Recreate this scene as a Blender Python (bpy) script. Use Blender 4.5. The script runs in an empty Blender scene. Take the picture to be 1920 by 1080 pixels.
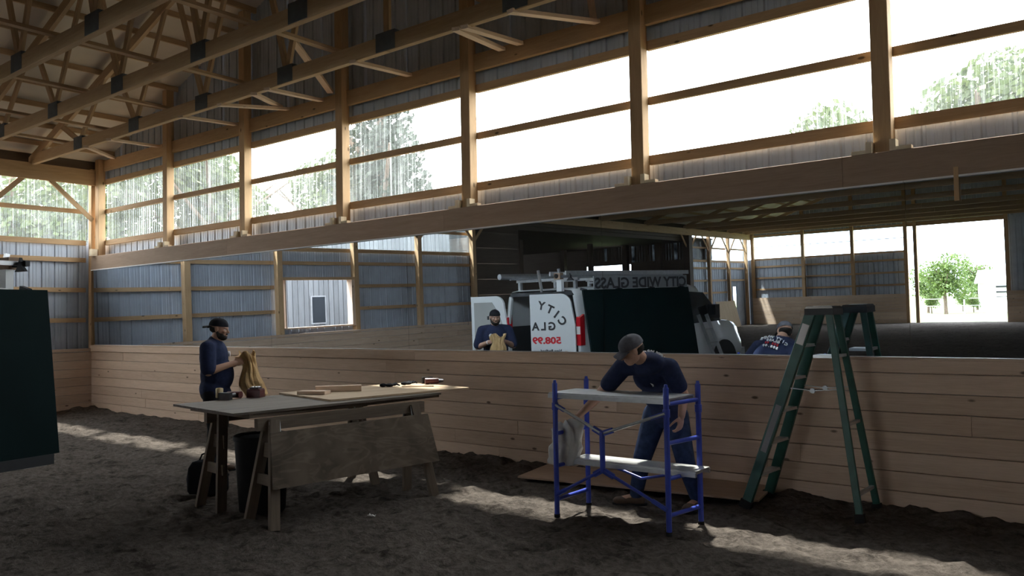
import bpy, bmesh, math, random
from mathutils import Vector, Matrix, noise
random.seed(7)
R = math.radians
scene = bpy.context.scene
COL = scene.collection

# ------------------------------------------------------------------ camera
cam_data = bpy.data.cameras.new('camera')
cam_data.sensor_width = 36.0
cam_data.lens = 1511.7 / 1920 * 36.0
cam_data.clip_end = 500
cam = bpy.data.objects.new('camera', cam_data)
COL.objects.link(cam)
yaw, pitch, roll = R(38.398), R(2.076), R(-1.036)
fw = Vector((-math.sin(yaw), math.cos(yaw), 0)); rt = Vector((math.cos(yaw), math.sin(yaw), 0)); upv = Vector((0, 0, 1))
fw2 = math.cos(pitch) * fw + math.sin(pitch) * upv
up2 = -math.sin(pitch) * fw + math.cos(pitch) * upv
rt3 = math.cos(roll) * rt + math.sin(roll) * up2
up3 = -math.sin(roll) * rt + math.cos(roll) * up2
m = Matrix((rt3, up3, -fw2)).transposed().to_4x4()
m.translation = (16.724, -7.469, 1.688)
cam.matrix_world = m
scene.camera = cam

# ------------------------------------------------------------------ world, sun, exposure
SKY = 13.5
SUN = 20.0
world = bpy.data.worlds.new('sky'); scene.world = world
world.use_nodes = True
wn = world.node_tree; wn.nodes.clear()
wo = wn.nodes.new('ShaderNodeOutputWorld'); wb = wn.nodes.new('ShaderNodeBackground')
tc = wn.nodes.new('ShaderNodeTexCoord'); nz = wn.nodes.new('ShaderNodeTexNoise')
nz.inputs['Scale'].default_value = 2.2; nz.inputs['Detail'].default_value = 5
cr = wn.nodes.new('ShaderNodeValToRGB')
cr.color_ramp.elements[0].position = .3; cr.color_ramp.elements[0].color = (.80, .89, 1.0, 1)
cr.color_ramp.elements[1].position = .62; cr.color_ramp.elements[1].color = (1.0, 1.0, 1.0, 1)
wn.links.new(tc.outputs['Generated'], nz.inputs['Vector']); wn.links.new(nz.outputs['Fac'], cr.inputs['Fac'])
wn.links.new(cr.outputs['Color'], wb.inputs['Color']); wb.inputs['Strength'].default_value = SKY
wn.links.new(wb.outputs['Background'], wo.inputs['Surface'])
sd = bpy.data.lights.new('sun', 'SUN'); sd.energy = SUN; sd.angle = R(3.0); sd.color = (1, .95, .86)
sun = bpy.data.objects.new('sun', sd); COL.objects.link(sun)
SUN_EL, SUN_AZ = R(61.0), R(33)          # azimuth measured from +Y towards -X
sv = Vector((-math.sin(SUN_AZ) * math.cos(SUN_EL), math.cos(SUN_AZ) * math.cos(SUN_EL), math.sin(SUN_EL)))
sun.rotation_euler = sv.to_track_quat('Z', 'Y').to_euler()
sun.location = (0, 30, 60)
vs = scene.view_settings
vs.view_transform = 'Standard'; vs.look = 'None'; vs.gamma = 1.0; vs.use_curve_mapping = False
vs.exposure = 0.1
try:
    scene.cycles.use_denoising = True
    scene.cycles.max_bounces = 10; scene.cycles.diffuse_bounces = 5; scene.cycles.glossy_bounces = 4
    scene.cycles.transparent_max_bounces = 16
    scene.cycles.sample_clamp_indirect = 6.0
except Exception:
    pass

# ------------------------------------------------------------------ node materials
MATS = {}
def newmat(name):
    mt = bpy.data.materials.new(name); mt.use_nodes = True
    nt = mt.node_tree
    MATS[name] = mt
    return mt, nt, nt.nodes['Principled BSDF'], nt.nodes['Material Output']
def nd(nt, typ, **kw):
    n = nt.nodes.new(typ)
    for k, v in kw.items():
        if k in n.inputs: n.inputs[k].default_value = v
        else: setattr(n, k, v)
    return n
def coords(nt, scale, rnd=True):
    """object-space coordinates, shifted per object, scaled"""
    t = nd(nt, 'ShaderNodeTexCoord'); mp = nd(nt, 'ShaderNodeMapping'); mp.inputs['Scale'].default_value = scale
    nt.links.new(t.outputs['Object'], mp.inputs['Vector'])
    if rnd:
        oi = nd(nt, 'ShaderNodeObjectInfo'); ml = nd(nt, 'ShaderNodeMath', operation='MULTIPLY'); ml.inputs[1].default_value = 57.0
        nt.links.new(oi.outputs['Random'], ml.inputs[0]); cb = nd(nt, 'ShaderNodeCombineXYZ')
        for i in range(3): nt.links.new(ml.outputs[0], cb.inputs[i])
        nt.links.new(cb.outputs[0], mp.inputs['Location'])
    return mp.outputs['Vector']
def ramp(nt, fac, stops):
    r = nd(nt, 'ShaderNodeValToRGB')
    els = r.color_ramp.elements
    while len(els) < len(stops): els.new(.5)
    for e, (p, c) in zip(els, stops):
        e.position = p; e.color = (*c, 1) if len(c) == 3 else c
    nt.links.new(fac, r.inputs['Fac'])
    return r.outputs['Color']
def mixc(nt, fac, a, b, mode='MIX'):
    mx = nd(nt, 'ShaderNodeMix', data_type='RGBA', blend_type=mode)
    for s, v in ((0, fac), (6, a), (7, b)):
        if hasattr(v, 'is_linked') or hasattr(v, 'links'): nt.links.new(v, mx.inputs[s])
        else: mx.inputs[s].default_value = v if s == 0 else (*v, 1)
    return mx.outputs[2]
def bump(nt, bsdf, h, strength=.3, dist=.01):
    b = nd(nt, 'ShaderNodeBump'); b.inputs['Strength'].default_value = strength; b.inputs['Distance'].default_value = dist
    nt.links.new(h, b.inputs['Height']); nt.links.new(b.outputs['Normal'], bsdf.inputs['Normal'])
def wood(name, light, dark, knots=True, rough=.75, vary=.35):
    mt, nt, bs, _ = newmat(name)
    n1 = nd(nt, 'ShaderNodeTexNoise', Scale=1.0, Detail=6.0, Roughness=.6, Distortion=.6)
    nt.links.new(coords(nt, (1.2, 14, 14)), n1.inputs['Vector'])
    c = ramp(nt, n1.outputs['Fac'], [(.3, dark), (.62, light)])
    n2 = nd(nt, 'ShaderNodeTexNoise', Scale=1.0, Detail=3.0)
    nt.links.new(coords(nt, (6, 90, 90)), n2.inputs['Vector'])
    c = mixc(nt, .25, c, ramp(nt, n2.outputs['Fac'], [(.35, tuple(x * .6 for x in dark)), (.65, light)]))
    oi = nd(nt, 'ShaderNodeObjectInfo')
    c = mixc(nt, vary, c, ramp(nt, oi.outputs['Random'], [(0, tuple(x * .72 for x in dark)), (1, tuple(min(1, x * 1.08) for x in light))]))
    if knots:
        v = nd(nt, 'ShaderNodeTexVoronoi', Scale=1.0, Randomness=1.0)
        nt.links.new(coords(nt, (2.3, 5.5, 5.5)), v.inputs['Vector'])
        k = ramp(nt, v.outputs['Distance'], [(.05, (1, 1, 1)), (.095, (0, 0, 0))])
        c = mixc(nt, k, c, tuple(x * .28 for x in dark))
    nt.links.new(c, bs.inputs['Base Color']); bs.inputs['Roughness'].default_value = rough
    bs.inputs['Specular IOR Level'].default_value = .25
    bump(nt, bs, n2.outputs['Fac'], .15, .004)
    return mt
def plain(name, col, rough=.6, metal=0.0, var=.25, scale=6.0, spec=.4, bmp=0.0, bscale=40.0, coat=0.0):
    mt, nt, bs, _ = newmat(name)
    n1 = nd(nt, 'ShaderNodeTexNoise', Scale=scale, Detail=5.0)
    nt.links.new(coords(nt, (1, 1, 1)), n1.inputs['Vector'])
    c = ramp(nt, n1.outputs['Fac'], [(.3, tuple(x * (1 - var) for x in col)), (.7, tuple(min(1, x * (1 + var * .5)) for x in col))])
    nt.links.new(c, bs.inputs['Base Color']); bs.inputs['Roughness'].default_value = rough; bs.inputs['Metallic'].default_value = metal
    bs.inputs['Specular IOR Level'].default_value = spec; bs.inputs['Coat Weight'].default_value = coat
    if bmp:
        n2 = nd(nt, 'ShaderNodeTexNoise', Scale=bscale, Detail=4.0); nt.links.new(coords(nt, (1, 1, 1)), n2.inputs['Vector'])
        bump(nt, bs, n2.outputs['Fac'], bmp, .01)
    return mt

wood('pine_board', (.68, .52, .40), (.54, .39, .28))
wood('pale_pine', (.82, .70, .52), (.72, .58, .40), knots=False)
wood('lumber', (.55, .37, .21), (.40, .25, .13), knots=True)
wood('header_wood', (.42, .30, .22), (.31, .215, .15), knots=False)
wood('truss_wood', (.52, .37, .23), (.38, .25, .14), knots=False)
wood('old_wood', (.20, .155, .115), (.10, .078, .06), knots=False)
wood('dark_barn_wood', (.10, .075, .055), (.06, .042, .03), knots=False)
wood('grey_plywood', (.165, .135, .108), (.078, .063, .05), knots=False, vary=.15)
wood('plywood', (.50, .38, .26), (.36, .26, .17), knots=False, vary=.2)
wood('whitewashed_board', (.25, .245, .24), (.15, .147, .145), knots=False, vary=.35)
mt, nt, bs, out = newmat('swirl_plywood')
n0 = nd(nt, 'ShaderNodeTexNoise', Scale=2.6, Detail=3.0, Distortion=1.2); nt.links.new(coords(nt, (.55, 1, 1.5)), n0.inputs['Vector'])
mm = nd(nt, 'ShaderNodeMath', operation='MULTIPLY'); mm.inputs[1].default_value = 46.0; nt.links.new(n0.outputs['Fac'], mm.inputs[0])
sn = nd(nt, 'ShaderNodeMath', operation='SINE'); nt.links.new(mm.outputs[0], sn.inputs[0])
c = ramp(nt, sn.outputs[0], [(.0, (.085, .068, .052)), (1, (.15, .118, .09))])
n3 = nd(nt, 'ShaderNodeTexNoise', Scale=5.0, Detail=6.0); nt.links.new(coords(nt, (1, 1, 1)), n3.inputs['Vector'])
c = mixc(nt, .5, c, ramp(nt, n3.outputs['Fac'], [(.3, (.06, .048, .038)), (.7, (.19, .15, .115))]))
nt.links.new(c, bs.inputs['Base Color']); bs.inputs['Roughness'].default_value = .85; bs.inputs['Specular IOR Level'].default_value = .15
plain('steel_siding', (.42, .46, .53), .45, .15, .10, 3, .5)
plain('roof_liner', (.60, .53, .45), .7, 0, .15, 1.2)
plain('plate_steel', (.10, .115, .14), .5, .5, .2, 10)
plain('galvanised', (.45, .46, .47), .4, .8, .15, 20)
plain('aluminium', (.62, .63, .64), .33, .85, .12, 14)
plain('blue_paint', (.035, .065, .42), .38, .0, .2, 12, .5)
plain('green_fiberglass', (.017, .095, .070), .4, 0, .25, 10, .5)
plain('black_plastic', (.02, .02, .022), .45, 0, .2, 12)
plain('rubber', (.018, .018, .018), .8, 0, .2, 15, .3, .3)
plain('van_green', (.005, .014, .015), .65, 0, .15, 2, .06)
plain('van_white', (.72, .74, .75), .28, 0, .05, 2, .5, coat=.4)
plain('van_grey', (.34, .34, .33), .35, 0, .08, 2, .5)
plain('van_dark', (.03, .032, .036), .6, 0, .2, 3)
plain('red_lens', (.55, .01, .02), .2, 0, .1, 5, .6)
plain('clear_lens', (.75, .72, .7), .2, 0, .1, 5, .6)
plain('chrome', (.7, .7, .7), .15, .95, .05, 3)
plain('print_black', (.03, .03, .035), .6, 0, .05, 3)
plain('print_red', (.55, .02, .03), .6, 0, .05, 3)
plain('print_white', (.85, .85, .85), .6, 0, .05, 3)
plain('sign_board', (.24, .25, .26), .5, 0, .15, 4)
plain('skin_tan', (.46, .27, .19), .55, 0, .12, 14, .35, .12, 90)
plain('navy_cotton', (.022, .03, .07), .9, 0, .2, 30, .15, .25, 220)
plain('black_cotton', (.014, .015, .02), .92, 0, .2, 30, .15, .25, 220)
plain('denim', (.028, .045, .10), .9, 0, .35, 18, .15, .3, 260)
plain('grey_cap', (.13, .13, .15), .9, 0, .25, 25, .15, .2, 200)
plain('boot_leather', (.10, .065, .045), .7, 0, .3, 12, .3, .2, 60)
plain('hair_dark', (.018, .014, .012), .8, 0, .3, 60, .3, .5, 200)
plain('kraft_paper', (.55, .37, .18), .75, 0, .2, 9, .2, .4, 25)
plain('canvas_cloth', (.56, .54, .51), .9, 0, .2, 6, .1, .4, 30)
plain('white_paper', (.8, .8, .78), .8, 0, .05, 5)
plain('shade_black', (.006, .006, .007), .7, 0, .2, 8, .2)
plain('tan_tape', (.52, .42, .24), .5, 0, .15, 12)
plain('tool_black', (.03, .028, .03), .5, 0, .3, 20)
plain('tool_red', (.10, .03, .03), .45, 0, .2, 20)
plain('shed_white', (.82, .82, .82), .7, 0, .06, 2)
plain('shed_roof', (.55, .55, .56), .8, 0, .1, 4)
plain('bark', (.14, .10, .075), .9, 0, .4, 14, .2, .6, 20)
plain('stone_grey', (.35, .34, .33), .85, 0, .2, 8)

def leafmat(name, a, b):
    mt, nt, bs, out = newmat(name)
    g = nd(nt, 'ShaderNodeNewGeometry'); c = ramp(nt, g.outputs['Random Per Island'], [(0, a), (1, b)])
    nt.links.new(c, bs.inputs['Base Color']); bs.inputs['Roughness'].default_value = .6
    tr = nd(nt, 'ShaderNodeBsdfTranslucent'); nt.links.new(c, tr.inputs['Color'])
    ms = nd(nt, 'ShaderNodeMixShader'); ms.inputs[0].default_value = .35
    nt.links.new(bs.outputs[0], ms.inputs[1]); nt.links.new(tr.outputs[0], ms.inputs[2]); nt.links.new(ms.outputs[0], out.inputs['Surface'])
leafmat('leaf_dark', (.045, .085, .03), (.10, .16, .05))
leafmat('leaf_light', (.06, .10, .022), (.13, .18, .045))
leafmat('leaf_shaded', (.012, .020, .013), (.026, .038, .022))  # darker copy of the leaf colours, with shade put into the tone
leafmat('leaf_mid', (.036, .058, .015), (.074, .098, .030))
leafmat('leaf_fresh', (.030, .054, .010), (.072, .102, .022))

# translucent ribbed polycarbonate, dusty; painted vertical streaks stand in for light on the ribs
mt, nt, bs, out = newmat('polycarbonate')
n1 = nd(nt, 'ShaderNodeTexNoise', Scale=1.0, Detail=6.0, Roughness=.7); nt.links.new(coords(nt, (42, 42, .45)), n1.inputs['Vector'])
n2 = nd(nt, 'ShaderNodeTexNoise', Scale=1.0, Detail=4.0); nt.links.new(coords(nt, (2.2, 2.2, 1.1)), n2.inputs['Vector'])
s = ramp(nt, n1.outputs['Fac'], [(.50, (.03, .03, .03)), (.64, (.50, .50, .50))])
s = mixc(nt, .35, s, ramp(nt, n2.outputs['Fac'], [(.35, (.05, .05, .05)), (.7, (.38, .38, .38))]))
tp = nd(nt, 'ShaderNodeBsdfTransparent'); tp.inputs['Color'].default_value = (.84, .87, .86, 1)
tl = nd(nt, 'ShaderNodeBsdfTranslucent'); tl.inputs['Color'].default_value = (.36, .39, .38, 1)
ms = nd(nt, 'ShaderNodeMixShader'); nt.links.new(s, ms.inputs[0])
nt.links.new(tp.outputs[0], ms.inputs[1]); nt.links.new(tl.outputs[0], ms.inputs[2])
gl = nd(nt, 'ShaderNodeBsdfGlossy', Roughness=.15); gl.inputs['Color'].default_value = (.8, .8, .8, 1)
ms2 = nd(nt, 'ShaderNodeMixShader'); ms2.inputs[0].default_value = .04
nt.links.new(ms.outputs[0], ms2.inputs[1]); nt.links.new(gl.outputs[0], ms2.inputs[2]); nt.links.new(ms2.outputs[0], out.inputs['Surface'])

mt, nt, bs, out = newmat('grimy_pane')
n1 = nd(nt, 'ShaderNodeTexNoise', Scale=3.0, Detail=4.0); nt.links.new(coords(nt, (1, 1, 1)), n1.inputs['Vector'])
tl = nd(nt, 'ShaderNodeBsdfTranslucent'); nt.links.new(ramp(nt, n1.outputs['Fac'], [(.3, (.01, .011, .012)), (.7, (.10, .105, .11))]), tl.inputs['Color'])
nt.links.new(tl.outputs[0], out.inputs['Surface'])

# silvered mirror with a little dust
mt, nt, bs, out = newmat('mirror_glass')
n1 = nd(nt, 'ShaderNodeTexNoise', Scale=1.3, Detail=7.0, Roughness=.65); nt.links.new(coords(nt, (1, 1, 1)), n1.inputs['Vector'])
fac = ramp(nt, n1.outputs['Fac'], [(.45, (.006, .006, .006)), (.75, (.035, .035, .035))])
gl = nd(nt, 'ShaderNodeBsdfGlossy', Roughness=0.0); gl.inputs['Color'].default_value = (.68, .76, .84, 1)
df = nd(nt, 'ShaderNodeBsdfDiffuse'); df.inputs['Color'].default_value = (.5, .52, .55, 1)
ms = nd(nt, 'ShaderNodeMixShader'); nt.links.new(fac, ms.inputs[0]); nt.links.new(gl.outputs[0], ms.inputs[1]); nt.links.new(df.outputs[0], ms.inputs[2])
nt.links.new(ms.outputs[0], out.inputs['Surface'])

mt, nt, bs, out = newmat('car_glass')
bs.inputs['Base Color'].default_value = (.01, .012, .014, 1); bs.inputs['Roughness'].default_value = .06; bs.inputs['Specular IOR Level'].default_value = .6

# dirt arena footing
mt, nt, bs, out = newmat('arena_dirt')
v = coords(nt, (1, 1, 1), False)
n1 = nd(nt, 'ShaderNodeTexNoise', Scale=.9, Detail=8.0, Roughness=.62); nt.links.new(v, n1.inputs['Vector'])
n2 = nd(nt, 'ShaderNodeTexNoise', Scale=14.0, Detail=8.0, Roughness=.7); nt.links.new(v, n2.inputs['Vector'])
c = ramp(nt, n1.outputs['Fac'], [(.3, (.075, .066, .060)), (.7, (.150, .130, .116))])
c = mixc(nt, .5, c, ramp(nt, n2.outputs['Fac'], [(.34, (.032, .028, .026)), (.66, (.215, .185, .162))]))
n4 = nd(nt, 'ShaderNodeTexNoise', Scale=3.4, Detail=6.0, Roughness=.75); nt.links.new(v, n4.inputs['Vector'])
c = mixc(nt, ramp(nt, n4.outputs['Fac'], [(.36, (.75, .75, .75)), (.47, (0, 0, 0))]), c, (.030, .025, .022))
nt.links.new(c, bs.inputs['Base Color']); bs.inputs['Roughness'].default_value = 1.0; bs.inputs['Specular IOR Level'].default_value = 0.0
bump(nt, bs, n2.outputs['Fac'], 1.0, .05)
mt, nt, bs, out = newmat('dimmed_ground')  # ground tone made dark on purpose, to weaken light bounced onto the ceiling
n1 = nd(nt, 'ShaderNodeTexNoise', Scale=.8, Detail=8.0); nt.links.new(coords(nt, (1, 1, 1), False), n1.inputs['Vector'])
nt.links.new(ramp(nt, n1.outputs['Fac'], [(.3, (.018, .022, .010)), (.7, (.045, .045, .025))]), bs.inputs['Base Color']); bs.inputs['Roughness'].default_value = 1.0; bs.inputs['Specular IOR Level'].default_value = 0.0
mt, nt, bs, out = newmat('grass')
n1 = nd(nt, 'ShaderNodeTexNoise', Scale=.4, Detail=8.0); nt.links.new(coords(nt, (1, 1, 1), False), n1.inputs['Vector'])
nt.links.new(ramp(nt, n1.outputs['Fac'], [(.3, (.09, .13, .035)), (.7, (.17, .20, .07))]), bs.inputs['Base Color']); bs.inputs['Roughness'].default_value = .9

# ------------------------------------------------------------------ object helpers
WORLD = {}
def put(o, parent, W=None):
    W = W if W is not None else Matrix.Identity(4)
    COL.objects.link(o); WORLD[o.name] = W
    if parent is not None:
        o.parent = parent; o.matrix_basis = WORLD[parent.name].inverted() @ W
    else: o.matrix_basis = W
    return o
def tag(o, label=None, cat=None, group=None, kind=None):
    if label: o['label'] = label
    if cat: o['category'] = cat
    if group: o['group'] = group
    if kind: o['kind'] = kind
    return o
def empty(name, loc=(0, 0, 0), label=None, cat=None, group=None, kind=None, W=None):
    o = bpy.data.objects.new(name, None); o.empty_display_size = .2
    put(o, None, W if W is not None else Matrix.Translation(loc))
    return tag(o, label, cat, group, kind)
def frame(o, x, y, z):
    M_ = Matrix((Vector(x), Vector(y), Vector(z))).transposed().to_4x4(); M_.translation = Vector(o); return M_
def axis_frame(p0, p1, up=(0, 0, 1)):
    p0, p1 = Vector(p0), Vector(p1); x = (p1 - p0).normalized(); u = Vector(up)
    if abs(x.dot(u)) > .98: u = Vector((0, 1, 0)) if abs(x.y) < .9 else Vector((1, 0, 0))
    y = u.cross(x).normalized(); z = x.cross(y)
    return frame(p0, x, y, z)
class MB:
    def __init__(s): s.v = []; s.f = []; s.sm = []
    def add(s, vs_, fs_, smooth=False):
        o = len(s.v); s.v += [tuple(p) for p in vs_]; s.f += [tuple(i + o for i in f) for f in fs_]; s.sm += [smooth] * len(fs_)
        return s
    def box(s, a, b, M_=None):
        (x0, y0, z0), (x1, y1, z1) = a, b
        vs_ = [Vector(p) for p in ((x0, y0, z0), (x1, y0, z0), (x1, y1, z0), (x0, y1, z0), (x0, y0, z1), (x1, y0, z1), (x1, y1, z1), (x0, y1, z1))]
        if M_ is not None: vs_ = [M_ @ p for p in vs_]
        return s.add(vs_, [(3, 2, 1, 0), (4, 5, 6, 7), (0, 1, 5, 4), (1, 2, 6, 5), (2, 3, 7, 6), (3, 0, 4, 7)])
    def bar(s, p0, p1, w, h, up=(0, 0, 1)):
        L = (Vector(p1) - Vector(p0)).length
        return s.box((0, -w / 2, -h / 2), (L, w / 2, h / 2), axis_frame(p0, p1, up))
    def cyl(s, p0, p1, r0, r1=None, n=12, cap=True):
        r1 = r0 if r1 is None else r1; M_ = axis_frame(p0, p1); L = (Vector(p1) - Vector(p0)).length
        vs_ = []
        for x, r in ((0, r0), (L, r1)):
            for i in range(n):
                a = 2 * math.pi * i / n; vs_.append(M_ @ Vector((x, r * math.cos(a), r * math.sin(a))))
        s.add(vs_, [(i, (i + 1) % n, n + (i + 1) % n, n + i) for i in range(n)], True)
        if cap:
            s.add(vs_[:n], [tuple(range(n - 1, -1, -1))]); s.add(vs_[n:], [tuple(range(n))])
        return s
    def rings(s, rs, close=True, cap=True, smooth=True):
        n = len(rs[0]); o = [p for r in rs for p in r]; fs_ = []
        for j in range(len(rs) - 1):
            for i in range(n if close else n - 1):
                a = j * n + i; b = j * n + (i + 1) % n
                fs_.append((a, b, b + n, a + n))
        s.add(o, fs_, smooth)
        if cap:
            s.add(rs[0], [tuple(range(n - 1, -1, -1))]); s.add(rs[-1], [tuple(range(n))])
        return s
    def tube(s, pts, r, n=8):
        rs = []
        for i, p in enumerate(pts):
            d = Vector(pts[min(i + 1, len(pts) - 1)]) - Vector(pts[max(i - 1, 0)])
            M_ = axis_frame(p, Vector(p) + d); rr = r[i] if isinstance(r, (list, tuple)) else r
            rs.append([M_ @ Vector((0, rr * math.cos(2 * math.pi * k / n), rr * math.sin(2 * math.pi * k / n))) for k in range(n)])
        return s.rings(rs)
    def prism(s, pts, h, M_=None):
        """polygon pts in local xy extruded along z by h"""
        n = len(pts); vs_ = [Vector((x, y, 0)) for x, y in pts] + [Vector((x, y, h)) for x, y in pts]
        if M_ is not None: vs_ = [M_ @ p for p in vs_]
        return s.add(vs_, [tuple(range(n - 1, -1, -1)), tuple(range(n, 2 * n))] + [(i, (i + 1) % n, n + (i + 1) % n, n + i) for i in range(n)])
    def ell(s, c, r, M_=None, n=14, m_=9):
        rs = []
        for j in range(m_ + 1):
            th = math.pi * (.02 + .96 * j / m_)
            ring = []
            for i in range(n):
                a = 2 * math.pi * i / n
                p = Vector((r[0] * math.sin(th) * math.cos(a), r[1] * math.sin(th) * math.sin(a), -r[2] * math.cos(th)))
                ring.append(Vector(c) + (M_ @ p if M_ is not None else p))
            rs.append(ring)
        return s.rings(rs)
    def mesh(s, name, mat):
        me = bpy.data.meshes.new(name); me.from_pydata([tuple(p) for p in s.v], [], s.f)
        me.polygons.foreach_set('use_smooth', s.sm); me.materials.append(MATS[mat]); me.update()
        return me
    def build(s, name, mat, parent=None, W=None):
        return put(bpy.data.objects.new(name, s.mesh(name, mat)), parent, W)
def board(name, p0, p1, w, h, mat, parent, up=(0, 0, 1), bev=0.0):
    """a plank from p0 to p1, its local x along the grain"""
    L = (Vector(p1) - Vector(p0)).length
    b = MB()
    if bev:
        c = bev; prof = [(-w / 2 + c, -h / 2), (w / 2 - c, -h / 2), (w / 2, -h / 2 + c), (w / 2, h / 2 - c), (w / 2 - c, h / 2), (-w / 2 + c, h / 2), (-w / 2, h / 2 - c), (-w / 2, -h / 2 + c)]
        b.rings([[(x, y, z) for y, z in prof] for x in (0, L)], smooth=False)
    else: b.box((0, -w / 2, -h / 2), (L, w / 2, h / 2))
    return b.build(name, mat, parent, axis_frame(p0, p1, up))
def copy_tree(root, W):
    """a thing with copies of its parts and sub-parts at world matrix W"""
    D = W @ WORLD[root.name].inverted()
    c = root.copy(); put(c, None, W)
    for ch in root.children:
        c2 = ch.copy(); put(c2, c, D @ WORLD[ch.name])
        for g in ch.children:
            c3 = g.copy(); put(c3, c2, D @ WORLD[g.name])
    return c
PROF = [(0, 0), (.05, 0), (.056, .004), (.07, .004), (.076, 0), (.112, 0), (.118, .004), (.132, .004), (.138, 0), (.172, 0), (.184, .02), (.208, .02), (.22, 0)]
PROF2 = [(0, 0), (.022, 0), (.032, .011), (.052, .011), (.062, 0)]
def sheet(name, mat, parent, o, s_dir, n_dir, width, z0, ztop, prof=PROF, per=.2286):
    """ribbed sheet standing on z0; ztop is a number or a function of the position along s"""
    o, s_dir, n_dir = Vector(o), Vector(s_dir), Vector(n_dir)
    pts = []; k = 0
    while k * per < width - 1e-4:
        pts += [(k * per + a, d) for a, d in prof if k * per + a < width - 1e-4]; k += 1
    pts.append((width, 0))
    lo = [(a, d, z0) for a, d in pts]; hi = [(a, d, ztop(o + s_dir * a) if callable(ztop) else ztop) for a, d in pts]
    b = MB(); n = len(pts); M_ = frame(o, s_dir, n_dir, (0, 0, 1))
    b.add(lo + hi, [(i, i + 1, n + i + 1, n + i) for i in range(n - 1)])
    return b.build(name, mat, parent, M_)
def text_obj(name, txt, size, mat, parent, W, extrude=.002, bold=.0, align='CENTER', xs=1.0):
    cu = bpy.data.curves.new(name, 'FONT'); cu.body = txt; cu.size = size; cu.extrude = extrude; cu.offset = bold * size
    cu.align_x = align; cu.align_y = 'CENTER'; cu.resolution_u = 3
    t = bpy.data.objects.new(name, cu); me = bpy.data.meshes.new_from_object(t)
    bpy.data.objects.remove(t); me.materials.clear(); me.materials.append(MATS[mat]); me.name = name
    if xs != 1: me.transform(Matrix.Diagonal((xs, 1, 1, 1)))
    return put(bpy.data.objects.new(name, me), parent, W)
# ------------------------------------------------------------------ the setting
WID, LEN, BAY, X0 = 19.81, 34.30, 2.44, .286
HK, HBB, HBT, HST, HMID, HTOP = 1.281, 2.785, 3.067, 3.395, 3.987, 4.536
RX = WID / 2
def zchord(x): return 4.90 + .345 * min(x, WID - x)
def zroof(x): return zchord(x) + .165
def fbm(x, y, o=0): return noise.fractal(Vector((x, y, o)), 1.0, 2.0, 5)
def ground_h(x, y):
    h = .020 * fbm(x * .8, y * .8) + .026 * noise.noise(Vector((x * 4.2, y * 4.2, 3))) * (1 if y > -9 else 0)
    if y > -8: h += .050 * abs(noise.noise(Vector((x * 3.6, y * 4.6, 9)))) + .040 * max(0, noise.noise(Vector((x * 8, y * 8, 5)))) ** 1.3 + .018 * noise.noise(Vector((x * 11, y * 11, 2))) - .022
    if y > -.45 and x > -.3:
        t = min(1, (y + .45) / .4); h += t * (.03 + .028 * noise.noise(Vector((x * 2.3, 4, 1))) + .02 * noise.noise(Vector((x * 9, 1, 1))))
    if -.3 < x < .55 and -12 < y: h += max(0, (.5 - x)) * (.12 + .08 * noise.noise(Vector((y * 2.1, 7, 1))))
    return h
def span(a, b, st):
    n = max(1, round((b - a) / st)); return [a + (b - a) * i / n for i in range(n)]
xs_ = span(-14, 0, .7) + span(0, 8, .16) + span(8, 17.4, .045) + span(17.4, 20.2, .35) + [20.2]
ys_ = span(-35, -8, .6) + span(-8, -4, .09) + span(-4, .32, .045) + [.32]
b = MB(); nx = len(xs_)
b.add([(x, y, ground_h(x, y)) for y in ys_ for x in xs_],
      [(j * nx + i, j * nx + i + 1, (j + 1) * nx + i + 1, (j + 1) * nx + i) for j in range(len(ys_) - 1) for i in range(nx - 1)], True)
tag(b.build('floor', 'arena_dirt'), 'dark trampled dirt footing of the riding arena', 'floor', kind='structure')
b = MB(); b.box((-90, -36, -.4), (90, 90, -.12)); tag(b.build('yard', 'dimmed_ground'), 'ground around the building, darkened to cut light bounced onto the ceiling', 'ground', kind='structure')
b = MB(); b.box((-90, -140, -.4), (90, -36, -.12)); tag(b.build('lawn', 'grass'), 'sunlit green lawn outside the big doorway', 'lawn', kind='structure')

def planks(parent, p0, p1, z0, courses, ch, th, nrm, mat='pine_board', lens=(2.6, 4.2), name='plank'):
    """horizontal kick boards between two plan points, butt-jointed at random"""
    p0, p1 = Vector(p0), Vector(p1); d = (p1 - p0); L = d.length; d.normalize()
    for k in range(courses):
        s = 0.0; first = True
        while s < L - .05:
            l = random.uniform(*lens) * (random.uniform(.3, 1) if first else 1); first = False
            if L - s - l < .9: l = L - s
            off = random.uniform(-.002, .003); zc = z0 + (k + .5) * ch
            a = p0 + d * (s + .0015) + Vector(nrm) * off; c = p0 + d * (s + l - .0015) + Vector(nrm) * off
            board(name, (a.x, a.y, zc), (c.x, c.y, zc), th, ch - .005, mat, parent, bev=.004)
            s += l

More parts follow.
